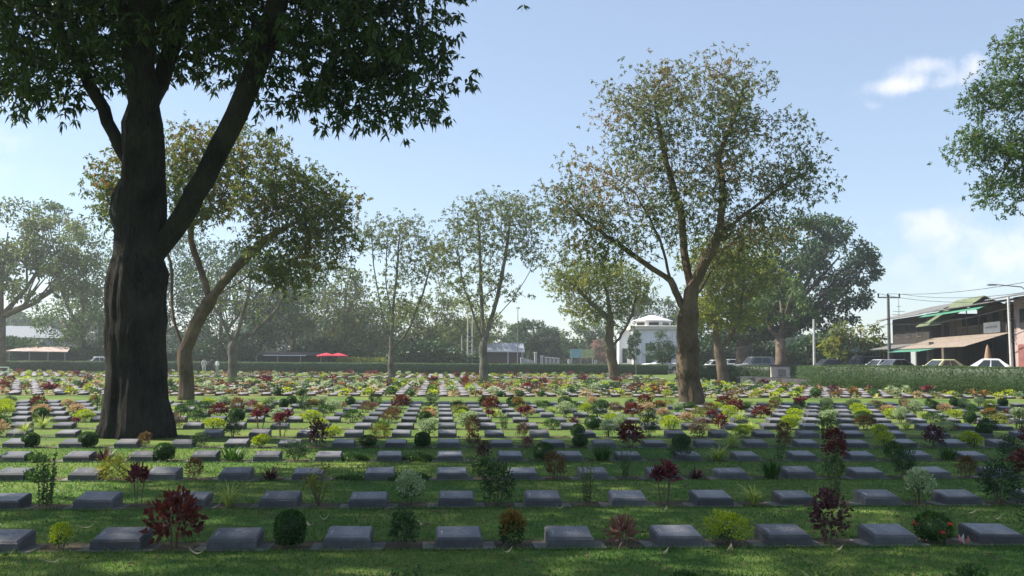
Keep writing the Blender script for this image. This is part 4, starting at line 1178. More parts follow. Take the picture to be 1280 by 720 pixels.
# ------------------------------------------------------------------ memorial block on steps
M_pale = mat('pale_stone', (.58, .50, .44), .8, scale=2.5, var=.2, bump=.2)
M_pale2 = mat('step_stone', (.36, .33, .30), .85, scale=2, var=.2, bump=.2)
M_darkcap = mat('dark_cap', (.05, .05, .05), .6, scale=4)
Bm = gnd(977, 479.0); Bm.z = 0
e = empty('memorial_block', Bm, -.28, 'pale square memorial block with dark cap standing on low stone steps', 'memorial')
mb = MB(); mb.box((-1.35, -1.05, 0), (1.35, 1.1, .14), M_pale2, .015); mb.box((-1.15, -.85, .143), (1.15, .9, .28), M_pale2, .015); mb.build('steps', e)
mb = MB(); mb.box((-.78, -.55, .283), (.78, .6, 1.28), M_pale, .02); mb.build('plinth', e)
mb = MB(); mb.box((-.88, -.65, 1.283), (.88, .7, 1.38), M_darkcap, .015); mb.build('cap', e)
mb = MB(); mb.box((-.28, -.563, .5), (.28, -.553, 1.05), mat('panel_stone', (.30, .25, .22), .7, scale=5), .0); mb.build('panel', e)
Bs = gnd(960, 484); Bs.z = 0
e = tag(MB().box((-2.6, -.35, 0), (2.6, .35, .16), M_pale2, .02).build('stone_step'), 'long low pale stone kerb before the memorial block', 'kerb stone')
e.location = Bs; e.rotation_euler.z = -.1

# ------------------------------------------------------------------ streets outside
mb = MB()
Ru = (H_R_B-H_R_A).normalized(); Rv = Vector((-Ru.y, Ru.x, 0)); Rv = Rv if Rv.x > 0 else -Rv
def rp(s, q): p = H_R_A+Ru*s+Rv*q; return (p.x, p.y)
mb.prism([rp(-12, 2.6), rp(60, 2.6), (120, 0), (150, 240), (26, 240), (30, 92)], -.5, .45, M_asph)
tag(mb.build('street'), kind='structure')
mb = MB(); mb.prism([(-110, _yb+2.2), (26, _yb+2.2), (26, 290), (-150, 290)], -.5, .25, M_asph)
tag(mb.build('back_street'), kind='structure')
mb = MB(); a0 = at(440, 455, 128); b1 = at(475, 455, 128)
n = 3000; C = np.stack([rng.uniform(a0.x-1.5, b1.x+1, n), rng.uniform(125, 129, n), rng.uniform(.2, 1.75, n)], 1)
V, F_ = leaves_np(C, rng.normal(size=(n, 3))+[0, 0, .5], rng.uniform(.25, .45, n), .16)
tag(link('weeds', npmesh('weeds', V, F_, lf_yell)), 'sunlit light green weeds behind the hedge beside the red parasols', 'weeds', kind='stuff')

# ------------------------------------------------------------------ white pavilion
M_white_wall = mat('white_wall', (.82, .82, .80), .75, scale=1.2, var=.08)
M_white_trim = mat('white_trim', (.80, .79, .74), .7, scale=1.2, var=.06)
M_gable = mat('cream_band', (.62, .56, .44), .7, scale=2, var=.1)
M_glass = mat('dark_glass', (.03, .035, .04), .15, scale=3, spec=.6)
M_roofw = mat('white_roof', (.66, .66, .66), .6, scale=3, var=.1)
Dw = 150.0
c = at(822, 455, Dw); c.z = .3
k = Dw/F
e = empty('white_building', c, -.12, 'white classical building with octagonal lantern roof behind the hedge', 'building')
hz_ = lambda py: EYE+(453-py)*k-.3    # height above base of a picture row
mb = MB(); mb.box((-3.9, -1, 0), (6.5, 6, hz_(414)), M_white_wall); mb.box((-5.8, .4, 0), (-3.903, 6, hz_(417)), M_white_wall); mb.build('wall', e)
mb = MB(); mb.box((-4.25, -1.4, hz_(414)+.003), (6.8, 6.3, hz_(409)), M_gable, .06); mb.box((-6.1, .1, hz_(417)+.003), (-4.26, 6.3, hz_(414)), M_white_trim); mb.build('cornice', e)
mb = MB(); oc = [(-.6+2.9*math.cos(math.pi/8+i*math.pi/4), 2.2+2.9*math.sin(math.pi/8+i*math.pi/4)) for i in range(8)]
mb.prism(oc, hz_(409)+.003, hz_(403), M_white_wall); lan = mb.build('lantern', e)
for i in range(8):
    p, q = Vector((*oc[i], 0)), Vector((*oc[(i+1) % 8], 0)); m_ = (p+q)/2; dv = (q-p).normalized(); nn = Vector((dv.y, -dv.x, 0))
    if nn.dot(m_-Vector((-.6, 2.2, 0))) < 0: nn = -nn
    w = MB(); z0, z1 = hz_(408), hz_(404.5); a1 = m_-dv*.75+nn*.01; a2 = m_+dv*.75+nn*.01
    w.loft([[(a1.x, a1.y, z0), (a2.x, a2.y, z0), (a2.x+nn.x*.04, a2.y+nn.y*.04, z0), (a1.x+nn.x*.04, a1.y+nn.y*.04, z0)], [(a1.x, a1.y, z1), (a2.x, a2.y, z1), (a2.x+nn.x*.04, a2.y+nn.y*.04, z1), (a1.x+nn.x*.04, a1.y+nn.y*.04, z1)]], M_glass)
    w.build('window', lan)
mb = MB(); big = [(-.6+(x+.6)*1.14, 2.2+(y-2.2)*1.14) for x, y in oc]; sm = [(-.6+(x+.6)*.12, 2.2+(y-2.2)*.12) for x, y in oc]
mb.loft([[(x, y, hz_(403)+.003) for x, y in big], [(x, y, hz_(402)) for x, y in big], [(x, y, hz_(394.5)) for x, y in sm]], M_roofw); mb.build('roof', e)
for i, x in enumerate((-3.6, -2.7, .2, 2.4, 4.6)):
    mb = MB(); mb.tube([(x, -1.25, 0), (x, -1.25, .3), (x, -1.25, .32), (x, -1.25, hz_(415)-.3), (x, -1.25, hz_(415))], [.32, .32, .23, .2, .3], M_white_trim, 12); mb.build('column', e)
for (x0, x1, z0, z1) in [(-1.9, -.5, .6, 2.2), (.7, 1.9, .6, 2.2), (2.9, 4.1, .6, 2.2), (-1.9, -.5, 2.9, 4.0), (.7, 1.9, 2.9, 4.0), (2.9, 4.1, 2.9, 4.0), (-5.3, -4.6, 1.0, 3.2)]:
    y_ = -1.02 if x0 > -4 else .38
    w = MB(); w.box((x0-.1, y_-.03, z0-.1), (x1+.1, y_, z1+.1), M_white_trim); wf = w.build('window', e)
    w = MB(); w.box((x0, y_-.05, z0), (x1, y_-.032, z1), M_glass); w.build('pane', wf)
# low white shop right of the spreading tree
c = at(897, 455, 128); c.z = .3
e = empty('white_shop', c, -.1, 'low white open-fronted building behind parked cars right of the spreading tree', 'building')
mb = MB(); mb.box((-3.2, 2, 0), (3.2, 6, 2.3), mat('dim_wall', (.16, .15, .14), .9)); mb.build('wall', e)
mb = MB(); mb.loft([[(-3.6, -.8, 2.35), (3.6, -.8, 2.35), (3.6, -.8, 2.5), (-3.6, -.8, 2.5)], [(-3.2, 6.2, 3.7), (3.2, 6.2, 3.7), (3.2, 6.2, 3.85), (-3.2, 6.2, 3.85)]], M_roofw); mb.build('roof', e)
for x in (-3, -1.8, -.6, .7, 2.8): mb = MB(); mb.box((x-.13, -.4, 0), (x+.13, -.14, 2.36), M_white_trim); mb.build('pillar', e)

# ------------------------------------------------------------------ low grey building and gateway, centre
M_greyroof = mat('grey_sheet_roof', (.30, .32, .34), .55, scale=3, var=.12)
M_brick = mat('brown_brick', (.14, .10, .085), .9, scale=9, var=.35, bump=.3)
M_plaster = mat('old_plaster', (.48, .46, .42), .85, scale=2, var=.15)
Dc = 142.0; k = Dc/F
c = at(630, 455, Dc); c.z = .25
hz_ = lambda py: EYE+(451.5-py)*k-.25
e = empty('low_building', c, 0, 'low brown brick building with a pale grey sheet roof behind the slim tree', 'building')
mb = MB(); mb.box((-2.9, 0, 0), (2.75, 5, hz_(441)), M_brick); mb.build('wall', e)
mb = MB(); mb.loft([[(-3.2, -.5, hz_(441.2)+.004), (2.95, -.5, hz_(441.2)+.004), (2.95, -.5, hz_(439.8)), (-3.2, -.5, hz_(439.8))], [(-3.2, 2.6, hz_(430.5)), (2.95, 2.6, hz_(430.5)), (2.95, 2.6, hz_(429.5)), (-3.2, 2.6, hz_(429.5))]], M_greyroof); mb.build('roof', e)
mb = MB(); mb.box((-2.95, -.53, hz_(441.5)), (2.9, -.505, hz_(440)), M_white_trim); mb.build('fascia', e)
for x in (-2.7, .55, 2.6): mb = MB(); mb.box((x-.12, -.3, 0), (x+.12, -.06, hz_(441.6)), M_plaster); mb.build('post', e)
mb = MB(); mb.box((-4.6, .3, 0), (-2.903, 3, hz_(443)), mat('dark_door', (.05, .035, .035), .8)); mb.build('side_room', e)
c2 = at(678, 455, Dc-4); c2.z = .25
e = empty('pillar_gateway', c2, 0, 'pale gateway wall with square pillars beside the low brick building', 'gateway')
mb = MB(); mb.loft([[(-2.7, 0, 0), (-1.2, 0, 0), (-1.2, .25, 0), (-2.7, .25, 0)], [(-2.7, 0, 1.7), (-1.2, 0, 1.3), (-1.2, .25, 1.3), (-2.7, .25, 1.7)]], M_plaster); mb.build('wall', e)
for x, h in ((-2.9, 1.6), (-2.1, 1.2), (-.95, 2.4), (-.05, 1.9), (.55, 1.75), (1.1, 1.7), (1.65, 1.65), (2.2, 1.6)):
    mb = MB(); mb.box((x-.17, -.1, 0), (x+.17, .3, h), M_plaster, .02); mb.box((x-.22, -.15, h+.003), (x+.22, .35, h+.12), M_white_trim); mb.build('pillar', e)
mb = MB()
for z in (.5, 1.0, 1.4): mb.box((-.7, .07, z), (2.1, .11, z+.05), M_plaster)
mb.build('railing', e)
c3 = at(728, 455, Dc); c3.z = .25
e = empty('signboard', c3, 0, 'pale green and yellow signboard on two posts before green trees', 'sign')
mb = MB(); mb.box((-1.75, 0, hz_(448)), (-.1, .12, hz_(437)), mat('sign_blue_green', (.28, .48, .46), .6, scale=2, var=.2)); mb.box((-.097, 0, hz_(448)), (1.75, .12, hz_(437)), mat('sign_yellow_green', (.45, .50, .22), .6, scale=2, var=.3)); mb.build('board', e)
for x in (-1.5, 1.5): mb = MB(); mb.box((x-.06, .13, 0), (x+.06, .22, hz_(440)), M_plaster); mb.build('post', e)
for x in (-1.9, 1.95): mb = MB(); mb.box((x-.2, -.2, 0), (x+.2, .2, 1.5), M_plaster, .02); mb.build('pillar', e)

# poles in the centre: two ladder-like concrete poles, one flagpole
M_cpole = mat('pole_concrete', (.50, .49, .46), .8, scale=4, var=.15)
M_metal = mat('grey_metal', (.22, .22, .22), .5, scale=4, metal=.4)
M_black = mat('black_part', (.02, .02, .02), .7, scale=4)
c = at(587, 455, 128); c.z = .25; k = 128/F; hz_ = lambda py: EYE+(451-py)*k-.25
e = empty('lattice_pole', c, 0, 'pair of tall white posts joined by rungs beside the yellowish tree', 'pole')
for x, py in ((-.28, 392), (.32, 393)): mb = MB(); mb.tube([(x, 0, 0), (x, 0, hz_(py))], [.10, .07], M_cpole, 8); mb.build('post', e)
for i in range(7): mb = MB(); z = .6+i*.62; mb.box((-.28, -.03, z), (.32, .03, z+.07), M_cpole); mb.build('rung', e)
c = at(577, 455, 130); c.z = .25
tag(MB().tube([(0, 0, 0), (0, 0, hz_(420))], [.07, .05], M_cpole, 8).build('thin_post'), 'thin white post left of the paired white posts', 'post').location = c
c = at(647, 455, 126); c.z = .25
e = empty('flagpole', c, 0, 'tall thin grey flagpole before the round dense tree', 'flagpole')
mb = MB(); mb.tube([(0, 0, 0), (0, 0, 7.6)], [.09, .04], M_metal, 8); mb.build('pole', e)
mb = MB(); mb.tube([(0, 0, 7.58), (0, 0, 7.66), (0, 0, 7.74)], [.03, .07, .02], M_metal, 8); mb.build('finial', e)
for px_, py_, h, lb_ in ((795, 463, 3.0, 'thin grey pole rising before the white building left corner'), (857, 470, 2.5, 'thin grey stake beside the spreading tree trunk'), (868, 470, 2.4, 'thin stake between spreading tree and open-fronted building')):
    c = gnd(px_, 468.5); c.y = min(c.y, _yb-.5); c.z = 0
    tag(MB().tube([(0, 0, 0), (0, 0, h)], [.035, .03], M_metal, 6).build('thin_pole'), lb_, 'pole').location = c

# ------------------------------------------------------------------ stall and parasols, left
M_stallroof = mat('dark_roof', (.05, .045, .045), .8, scale=2)
M_tarp = mat('white_tarp', (.70, .70, .70), .6, scale=2, var=.1)
M_red = mat('red_fabric', (.62, .04, .07), .7, scale=3, var=.15)
M_darkwall = mat('dark_wall', (.03, .03, .03), .9, scale=2)
k = 122/F; c = at(363, 455, 122); c.z = .25
e = empty('market_stall', c, 0, 'long low dark stall with a thin white awning edge behind the hedge', 'stall')
mb = MB(); mb.box((-4.2, 1.5, 0), (3.8, 3.5, 1.75), M_darkwall); mb.build('wall', e)
mb = MB(); mb.loft([[(-4.4, 0, 1.78), (3.9, 0, 1.78), (3.9, 0, 1.86), (-4.4, 0, 1.86)], [(-4.4, 3.8, 2.15), (3.9, 3.8, 2.15), (3.9, 3.8, 2.23), (-4.4, 3.8, 2.23)]], M_stallroof); mb.build('roof', e)
mb = MB(); mb.box((-3.3, -.06, 1.72), (1.9, -.005, 1.82), M_tarp); mb.build('awning_edge', e)
for x in (-4.2, -1.6, 1.2, 3.7): mb = MB(); mb.box((x-.05, .1, 0), (x+.05, .2, 1.76), M_metal); mb.build('post', e)
for i, (px_, lb_) in enumerate(((408, 'left of two red market parasols at the end of the long stall'), (423, 'right of two red market parasols at the end of the long stall'))):
    c = at(px_, 455, 119+i); c.z = .25
    e = empty('parasol', c, i*.3, lb_, 'parasol', 'red parasols by the stall')
    mb = MB(); mb.tube([(0, 0, 0), (0, 0, 2.15)], [.03, .03], M_metal, 6); mb.build('pole', e)
    mb = MB(); n_ = 8; r1 = [(1.2*math.cos(i_*math.pi/4), 1.2*math.sin(i_*math.pi/4), 1.78) for i_ in range(n_)]; r2 = [(.6*math.cos(i_*math.pi/4), .6*math.sin(i_*math.pi/4), 1.95) for i_ in range(n_)]; r3 = [(.05*math.cos(i_*math.pi/4), .05*math.sin(i_*math.pi/4), 2.08) for i_ in range(n_)]
    r0_ = [(x, y, z-.02) for x, y, z in r1]; r4 = [(x, y, z-.1) for x, y, z in r1]
    mb.loft([r4, r1, r2, r3], M_red); mb.build('canopy', e)
# sheds at far left
M_rust = mat('rusty_sheet', (.28, .14, .11), .7, scale=1.2, col2=(.55, .50, .46))
c = at(48, 455, 121); c.z = .25
e = empty('market_shed', c, 0, 'dark open shed with a rusty and white sheet roof at the left edge', 'shed')
mb = MB(); mb.box((-3.4, 1, 0), (3.2, 3.5, 2.1), M_darkwall); mb.build('wall', e)
mb = MB(); mb.loft([[(-3.8, -.6, 2.0), (3.6, -.6, 1.95), (3.6, -.6, 2.03), (-3.8, -.6, 2.1)], [(-3.2, 3.8, 2.55), (2.4, 3.8, 2.6), (2.4, 3.8, 2.68), (-3.2, 3.8, 2.63)]], M_rust); mb.build('roof', e)
for x in (-3.4, -1, 1.2, 3.2): mb = MB(); mb.box((x-.06, -.3, 0), (x+.06, -.18, 1.99), M_metal); mb.build('post', e)
c = at(25, 415, 165); c.z = .25
e = empty('far_house', c, .2, 'grey roofed house glimpsed under the arching limbs at left', 'house')
mb = MB(); mb.box((-6, 0, 0), (7, 7, 4.6), mat('grey_wall', (.28, .28, .28), .8)); mb.build('wall', e)
mb = MB(); mb.loft([[(-6.6, -.6, 4.6), (7.6, -.6, 4.6), (7.6, 7.6, 4.6), (-6.6, 7.6, 4.6)], [(-3, 3, 6.6), (4, 3, 6.6), (4, 4, 6.6), (-3, 4, 6.6)]], M_greyroof); mb.build('roof', e)
# small white barrier
c = gnd(18, 471); c.y = min(c.y, _yb-1.5); c.x = at(18, 466, c.y).x; c.z = 0
e = empty('barrier', c, 0, 'small white slatted barrier in front of the hedge at the left edge', 'barrier')
for x in (-.8, 0, .8): mb = MB(); mb.box((x-.04, 0, 0), (x+.04, .08, .8), M_white_trim); mb.build('post', e)
for z in (.35, .72): mb = MB(); mb.box((-.85, -.03, z), (.85, -.003, z+.09), M_white_trim); mb.build('rail', e)
# ------------------------------------------------------------------ cars
def car(label, loc, rz, paint, L=4.4, W=1.75, H=1.45, kind='sedan', two=None):
    e = empty('parked_car', loc, rz, label, 'car', 'cars parked along the streets')
    hw = W/2; h0 = .28
    belt = .88 if kind == 'sedan' else 1.05
    hood = .82 if kind == 'sedan' else 1.0
    prof = [(-L/2, .45, hood-.18, .80), (-L/2+.12, .3, hood-.06, .93), (-L/2+.9, h0, hood+.02, 1), (-L*.17, h0, belt, 1), (L*.22, h0, belt+.02, 1), (L/2-.75, h0, belt+.03, .99), (L/2-.12, .32, belt-.04, .92), (L/2, .45, belt-.2, .82)]
    mb = MB(); rings = []
    for x, zb, zt, f in prof:
        w = hw*f
        rings.append([(x, -w+.06, zb), (x, -w, zb+.15), (x, -w, zt-.14), (x, -w+.10, zt), (x, w-.10, zt), (x, w, zt-.14), (x, w, zb+.15), (x, w-.06, zb)])
    mb.loft(rings, paint); body = mb.build('body', e, True)
    # cabin
    if kind == 'sedan': g = [(-L*.24, belt-.03, .90), (-L*.08, H-.05, .74), (L*.06, H, .73), (L*.17, H-.05, .74), (L*.36, belt, .88)]
    elif kind == 'pickup': g = [(-L*.22, belt-.03, .90), (-L*.08, H-.05, .78), (L*.02, H, .77), (L*.13, H-.03, .78), (L*.17, belt, .88)]
    else: g = [(-L*.26, belt-.03, .92), (-L*.12, H-.05, .80), (L*.08, H, .79), (L*.40, H-.06, .79), (L*.46, belt, .9)]
    mb = MB(); rings = []
    for x, z, f in g:
        rings.append([(x, -hw*f, z-.0 if z > belt+.05 else z), (x, -hw*f+.08, z+.03), (x, hw*f-.08, z+.03), (x, hw*f, z)])
    vs = []; 
    # cabin as a closed shell: belt outline below, roof outline above
    base = [(g[0][0], -hw*.88), (g[0][0], hw*.88), (g[-1][0], hw*.86), (g[-1][0], -hw*.86)]
    rooff = [(g[1][0], -hw*.70), (g[1][0], hw*.70), (g[-2][0], hw*.70), (g[-2][0], -hw*.70)]
    z0, z1 = belt-.02, H-.04
    mb.loft([[(x, y, z0) for x, y in base], [(x, y, z1) for x, y in rooff], [(x*.8+(g[1][0]+g[-2][0])*.1, y*.85, H) for x, y in rooff]], paint)
    cab = mb.build('cabin', e)
    def quad_on(pts, name, mt=M_glass, off=.012):
        a_, b_, c_, d_ = [Vector(p) for p in pts]
        n_ = (b_-a_).cross(d_-a_).normalized(); cen = (a_+b_+c_+d_)/4
        if n_.dot(cen-Vector((cen.x*.3, 0, belt))) < 0: n_ = -n_
        q = MB(); q.loft([[tuple(p-n_*.01) for p in (a_, b_, c_, d_)], [tuple(p+n_*off) for p in (a_, b_, c_, d_)]], mt); q.build(name, cab)
    def lerp(a_, b_, t): return tuple(a_[i]+(b_[i]-a_[i])*t for i in range(3))
    B3 = [(x, y, z0) for x, y in base]; R3 = [(x, y, z1) for x, y in rooff]
    def panel(i, j, u0, u1, v0, v1, name):
        A0, A1, C0, C1 = B3[i], B3[j], R3[i], R3[j]
        P = lambda u, v: lerp(lerp(A0, A1, u), lerp(C0, C1, u), v)
        quad_on([P(u0, v0), P(u1, v0), P(u1, v1), P(u0, v1)], name)
    panel(0, 1, .06, .94, .1, .94, 'windscreen'); panel(3, 2, .08, .92, .12, .92, 'rear_window')
    for i, j in ((0, 3), (1, 2)):
        for u0, u1 in ((.13, .46), (.5, .80)): panel(i, j, u0, u1, .14, .9, 'side_window')
    for x in (-L*.31, L*.30):
        for s_ in (-1, 1):
            mb = MB(); mb.tube([(x, s_*(hw-.2), .32), (x, s_*(hw+.01), .32)], [.32, .32], M_black, 18); w = mb.build('wheel', e)
            mb = MB(); mb.tube([(x, s_*(hw+.0), .32), (x, s_*(hw+.025), .32)], [.19, .17], M_metal, 12); mb.build('rim', w)
    for s_ in (-1, 1):
        mb = MB(); mb.box((-L/2-.01, s_*(hw*.62)-.2, hood-.28), (-L/2+.08, s_*(hw*.62)+.16, hood-.14), M_white_trim, .02); mb.build('headlight', e)
        mb = MB(); mb.box((L/2-.08, s_*(hw*.62)-.16, belt-.3), (L/2+.01, s_*(hw*.62)+.16, belt-.14), M_red, .02); mb.build('tail_light', e)
        mb = MB(); mb.box((-L*.2, s_*(hw+.02)-.07, belt+.0), (-L*.2+.12, s_*(hw+.02)+.09, belt+.14), paint, .02); mb.build('mirror', e)
    return e
def paint(name, c): return mat(name, c, .3, scale=1, var=.04, spec=.6)
P_w = paint('paint_white', (.78, .78, .78)); P_s = paint('paint_silver', (.45, .47, .5)); P_d = paint('paint_dark', (.03, .035, .045)); P_y = paint('paint_taxi', (.62, .62, .34)); P_g = paint('paint_grey', (.16, .17, .19))
def cpos(px_, d_, z=.45): c_ = at(px_, 455, d_); c_.z = z; return c_
car('white sedan parked behind the hedge at the right edge', cpos(1243, 64), math.pi*.82, P_w)
car('pale yellow and white saloon with rounded roof behind the hedge', cpos(1177, 72, .42), .25, P_y)
car('dark grey car parked under the dark timber house', cpos(1118, 84), .2, P_g)
car('dark sport utility vehicle beside the green sloping canopy', cpos(1078, 98), .35, P_d, 4.6, 1.85, 1.78, 'suv')
car('silver car half hidden between the dark vehicles', cpos(1100, 92), .3, P_s)
car('white pickup in front of the white building', cpos(826, 128, .3), .1, P_w, 5.0, 1.8, 1.75, 'pickup')
car('white car in front of the low white open-fronted building', cpos(893, 118, .35), .05, P_w, 4.2)
car('silver hatchback between two trunks by the open-fronted building', cpos(914, 118, .35), .05, P_s, 4.0, 1.7, 1.55, 'suv')
car('grey van parked left of the memorial block', cpos(944, 108, .35), .1, P_g, 4.6, 1.8, 1.8, 'suv')
car('white car nose showing left of the thick trunk', cpos(121, 120, .25), .5, P_w, 4.2)
car('black car behind the short hedge beside the memorial block', cpos(1035, 92, .45), .1, P_d, 4.4)

# ------------------------------------------------------------------ shophouses along the street at right
Pa = at(1117, 456, 102); Pb = at(1318, 456, 64); Pa.z = Pb.z = .45
fu = (Pb-Pa); FLn = fu.length; ang = math.atan2(fu.y, fu.x)
# local frame: x along the frontage (far -> near), -y ... out over the street is chosen by sign
M_timber = mat('dark_timber', (.055, .048, .042), .85, scale=3, var=.4, stretch=(4, 4, 1), bump=.3)
M_timber2 = mat('brown_timber', (.12, .10, .085), .85, scale=3, var=.4, stretch=(4, 4, 1), bump=.3)
M_tile = mat('clay_tile', (.27, .22, .18), .85, scale=5, var=.3, bump=.4)
M_corr = mat('grey_corrugated', (.17, .17, .165), .6, scale=2.5, var=.35)
M_greensheet = mat('green_sheet', (.08, .26, .17), .5, scale=2, var=.15)
M_lime = mat('lime_sheet', (.10, .12, .075), .8, scale=1.3, col2=(.17, .21, .11))
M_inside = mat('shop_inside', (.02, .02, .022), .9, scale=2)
M_pinkwall = mat('pink_wall', (.36, .28, .26), .85, scale=1.5, var=.15)
M_doorred = mat('red_brown_door', (.22, .09, .08), .7, scale=3)
sgn = 1 if (Vector((-fu.y, fu.x, 0)).dot(Vector((1, 0, 0))) > 0) else -1
# +y local (times sgn) points behind the houses
def house(x0, x1, label, name='shophouse'):
    p = Pa+fu*((x0)/FLn)
    e = empty(name, p, ang, label, 'shophouse')
    return e, x1-x0
def Y(v): return v*sgn
def hbox(mb, xa, ya, za, xb, yb, zb, mt, bev=0): 
    y0, y1 = sorted((Y(ya), Y(yb))); return mb.box((xa, y0, za), (xb, y1, zb), mt, bev)
def slope(mb, x0, x1, ya, za, yb, zb, mt, t=.08, corr=0):
    if not corr:
        return mb.loft([[(x0, Y(ya), za), (x1, Y(ya), za), (x1, Y(ya), za+t), (x0, Y(ya), za+t)], [(x0, Y(yb), zb), (x1, Y(yb), zb), (x1, Y(yb), zb+t), (x0, Y(yb), zb+t)]], mt)
    n_ = int((x1-x0)/corr); vs = []
    xs = [x0+(x1-x0)*i/(2*n_) for i in range(2*n_+1)]
    for (yy_, z_) in ((ya, za), (yb, zb)):
        for i, x in enumerate(xs): vs.append((x, Y(yy_), z_+(t if i % 2 else 0)))
        for i, x in enumerate(xs): vs.append((x, Y(yy_), z_+(t if i % 2 else 0)-.03))
    m_ = len(xs); fs = []
    for i in range(m_-1):
        fs += [(i, i+1, 2*m_+i+1, 2*m_+i), (m_+i+1, m_+i, 3*m_+i, 3*m_+i+1), (i+1, i, m_+i, m_+i+1), (2*m_+i, 2*m_+i+1, 3*m_+i+1, 3*m_+i)]
    return mb.add(vs, fs, mt)
# A dark timber house
e, w = house(0, 13.2, 'dark timber two-storey shophouse with grey sheet roof behind utility pole')
mb = MB(); hbox(mb, 0, .0, 2.9, w, 7, 5.6, M_timber)
for i in range(int(w/.3)): hbox(mb, i*.3, -.03, 3.0, i*.3+.04, -.002, 5.5, M_timber2)
mb.build('upper_wall', e)
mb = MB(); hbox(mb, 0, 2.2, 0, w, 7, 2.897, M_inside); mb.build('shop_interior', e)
mb = MB(); slope(mb, -.8, w+.3, -1.5, 5.45, 4, 6.9, M_corr, .06, .35); mb.build('roof', e)
mb = MB(); slope(mb, -.4, w*.62, -2.4, 2.45, -.02, 2.95, M_corr, .05, .35); mb.build('awning', e)
for x in (.1, w*.33, w*.66, w-.15): mb = MB(); hbox(mb, x-.08, -.2, 0, x+.08, -.05, 2.89, M_timber2); mb.build('post', e)
for x in (1.5, 5.0, 8.6):
    mb = MB(); hbox(mb, x, -.08, 3.6, x+1.5, -.035, 5.0, M_timber2); wn_ = mb.build('window', e)
    mb = MB(); hbox(mb, x+.12, -.095, 3.7, x+1.38, -.083, 4.9, M_inside); mb.build('pane', wn_)
# green gabled roof house
e, w = house(13.6, 19.2, 'narrow house with a moss-green sloping roof between the two timber shophouses')
mb = MB(); hbox(mb, 0, .6, 0, w, 7, 5.0, M_timber2); mb.build('wall', e)
mb = MB(); slope(mb, -1.4, w+.2, -1.2, 4.4, 2.4, 6.8, M_lime, .06, .35); slope(mb, -1.4, w+.2, 2.41, 6.8, 6, 5.2, M_lime, .06, .35); mb.build('roof', e)
mb = MB(); hbox(mb, 1, .55, 3.4, 2.2, .59, 4.6, M_inside); mb.build('window', e)
# B balcony house
e, w = house(19.6, 31.0, 'brown timber shophouse with a balcony, clay tile awning and white sign')
mb = MB(); hbox(mb, 0, 1.7, 3.0, w, 7, 5.8, M_timber2)
mb.build('upper_wall', e)
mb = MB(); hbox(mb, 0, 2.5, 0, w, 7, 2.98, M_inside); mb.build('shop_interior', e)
mb = MB(); hbox(mb, 0, -.1, 2.98, w, 1.69, 3.12, M_timber); mb.build('balcony_floor', e)
mb = MB()
hbox(mb, 0, -.1, 4.05, w, -.02, 4.13, M_timber2); hbox(mb, 0, -.1, 3.2, w, -.02, 3.27, M_timber2)
for i in range(int(w/.18)): hbox(mb, i*.18+.04, -.09, 3.27, i*.18+.1, -.03, 4.05, M_timber2)
mb.build('balustrade', e)
for i in range(5): x = .1+i*(w-.2)/4; mb = MB(); hbox(mb, x-.08, -.14, 0, x+.08, .0-.101, 5.6, M_timber); mb.build('post', e)
for i in range(4):
    x = .8+i*(w-1)/4; mb = MB(); hbox(mb, x, 1.64, 3.2, x+1.3, 1.69, 5.3, M_inside); mb.build('doorway', e)
mb = MB(); slope(mb, -4.5, w+1.5, -1.7, 5.5, 5, 6.5, M_corr, .06, .35); mb.build('roof', e)
mb = MB(); slope(mb, -3.8, w-.6, -1.9, 5.1, -1.2, 5.42, M_greensheet, .03); mb.build('green_eave_sheet', e)
mb = MB(); slope(mb, -5.5, w+.3, -3.3, 2.35, -.16, 3.35, M_tile, .05, .30); mb.build('tile_awning', e)
mb = MB(); slope(mb, -4.5, 5.0, -4.4, 2.05, -3.0, 2.30, M_greensheet, .03); mb.build('green_awning', e)
mb = MB(); hbox(mb, w*.60, -.20, 3.45, w*.60+3.3, -.15, 4.25, M_tarp); sg = mb.build('sign', e)
M_letter = mat('dark_letter', (.10, .10, .14), .7)
mb = MB(); rr = random.Random(4)
x = w*.60+.5
while x < w*.60+2.8:
    hh = rr.uniform(.14, .24); wd = rr.uniform(.07, .14)
    hbox(mb, x, -.207, 3.78, x+.035, -.203, 3.78+hh, M_letter); hbox(mb, x, -.207, 3.78+hh*.45, x+wd, -.203, 3.78+hh*.45+.035, M_letter)
    if rr.random() < .6: hbox(mb, x+wd, -.207, 3.78, x+wd+.03, -.203, 3.78+hh*.9, M_letter)
    x += wd+.09
mb.build('lettering', sg)
# C pinkish house at the edge
e, w = house(31.4, 46, 'pinkish plastered shophouse with red-brown folding doors at the right edge')
mb = MB(); hbox(mb, 0, .2, 0, w, 7, 5.9, M_pinkwall); mb.build('wall', e)
mb = MB(); slope(mb, -.6, w+1, -1.6, 5.7, 5, 7.0, M_corr, .06, .35); mb.build('roof', e)
for i in range(4): mb = MB(); hbox(mb, .8+i*3.4, .12, 0, 3.4+i*3.4, .17, 2.5, M_doorred); mb.build('door', e)
for i in range(4): mb = MB(); hbox(mb, 1.2+i*3.4, .12, 3.6, 2.8+i*3.4, .17, 5.0, M_inside); mb.build('window', e)
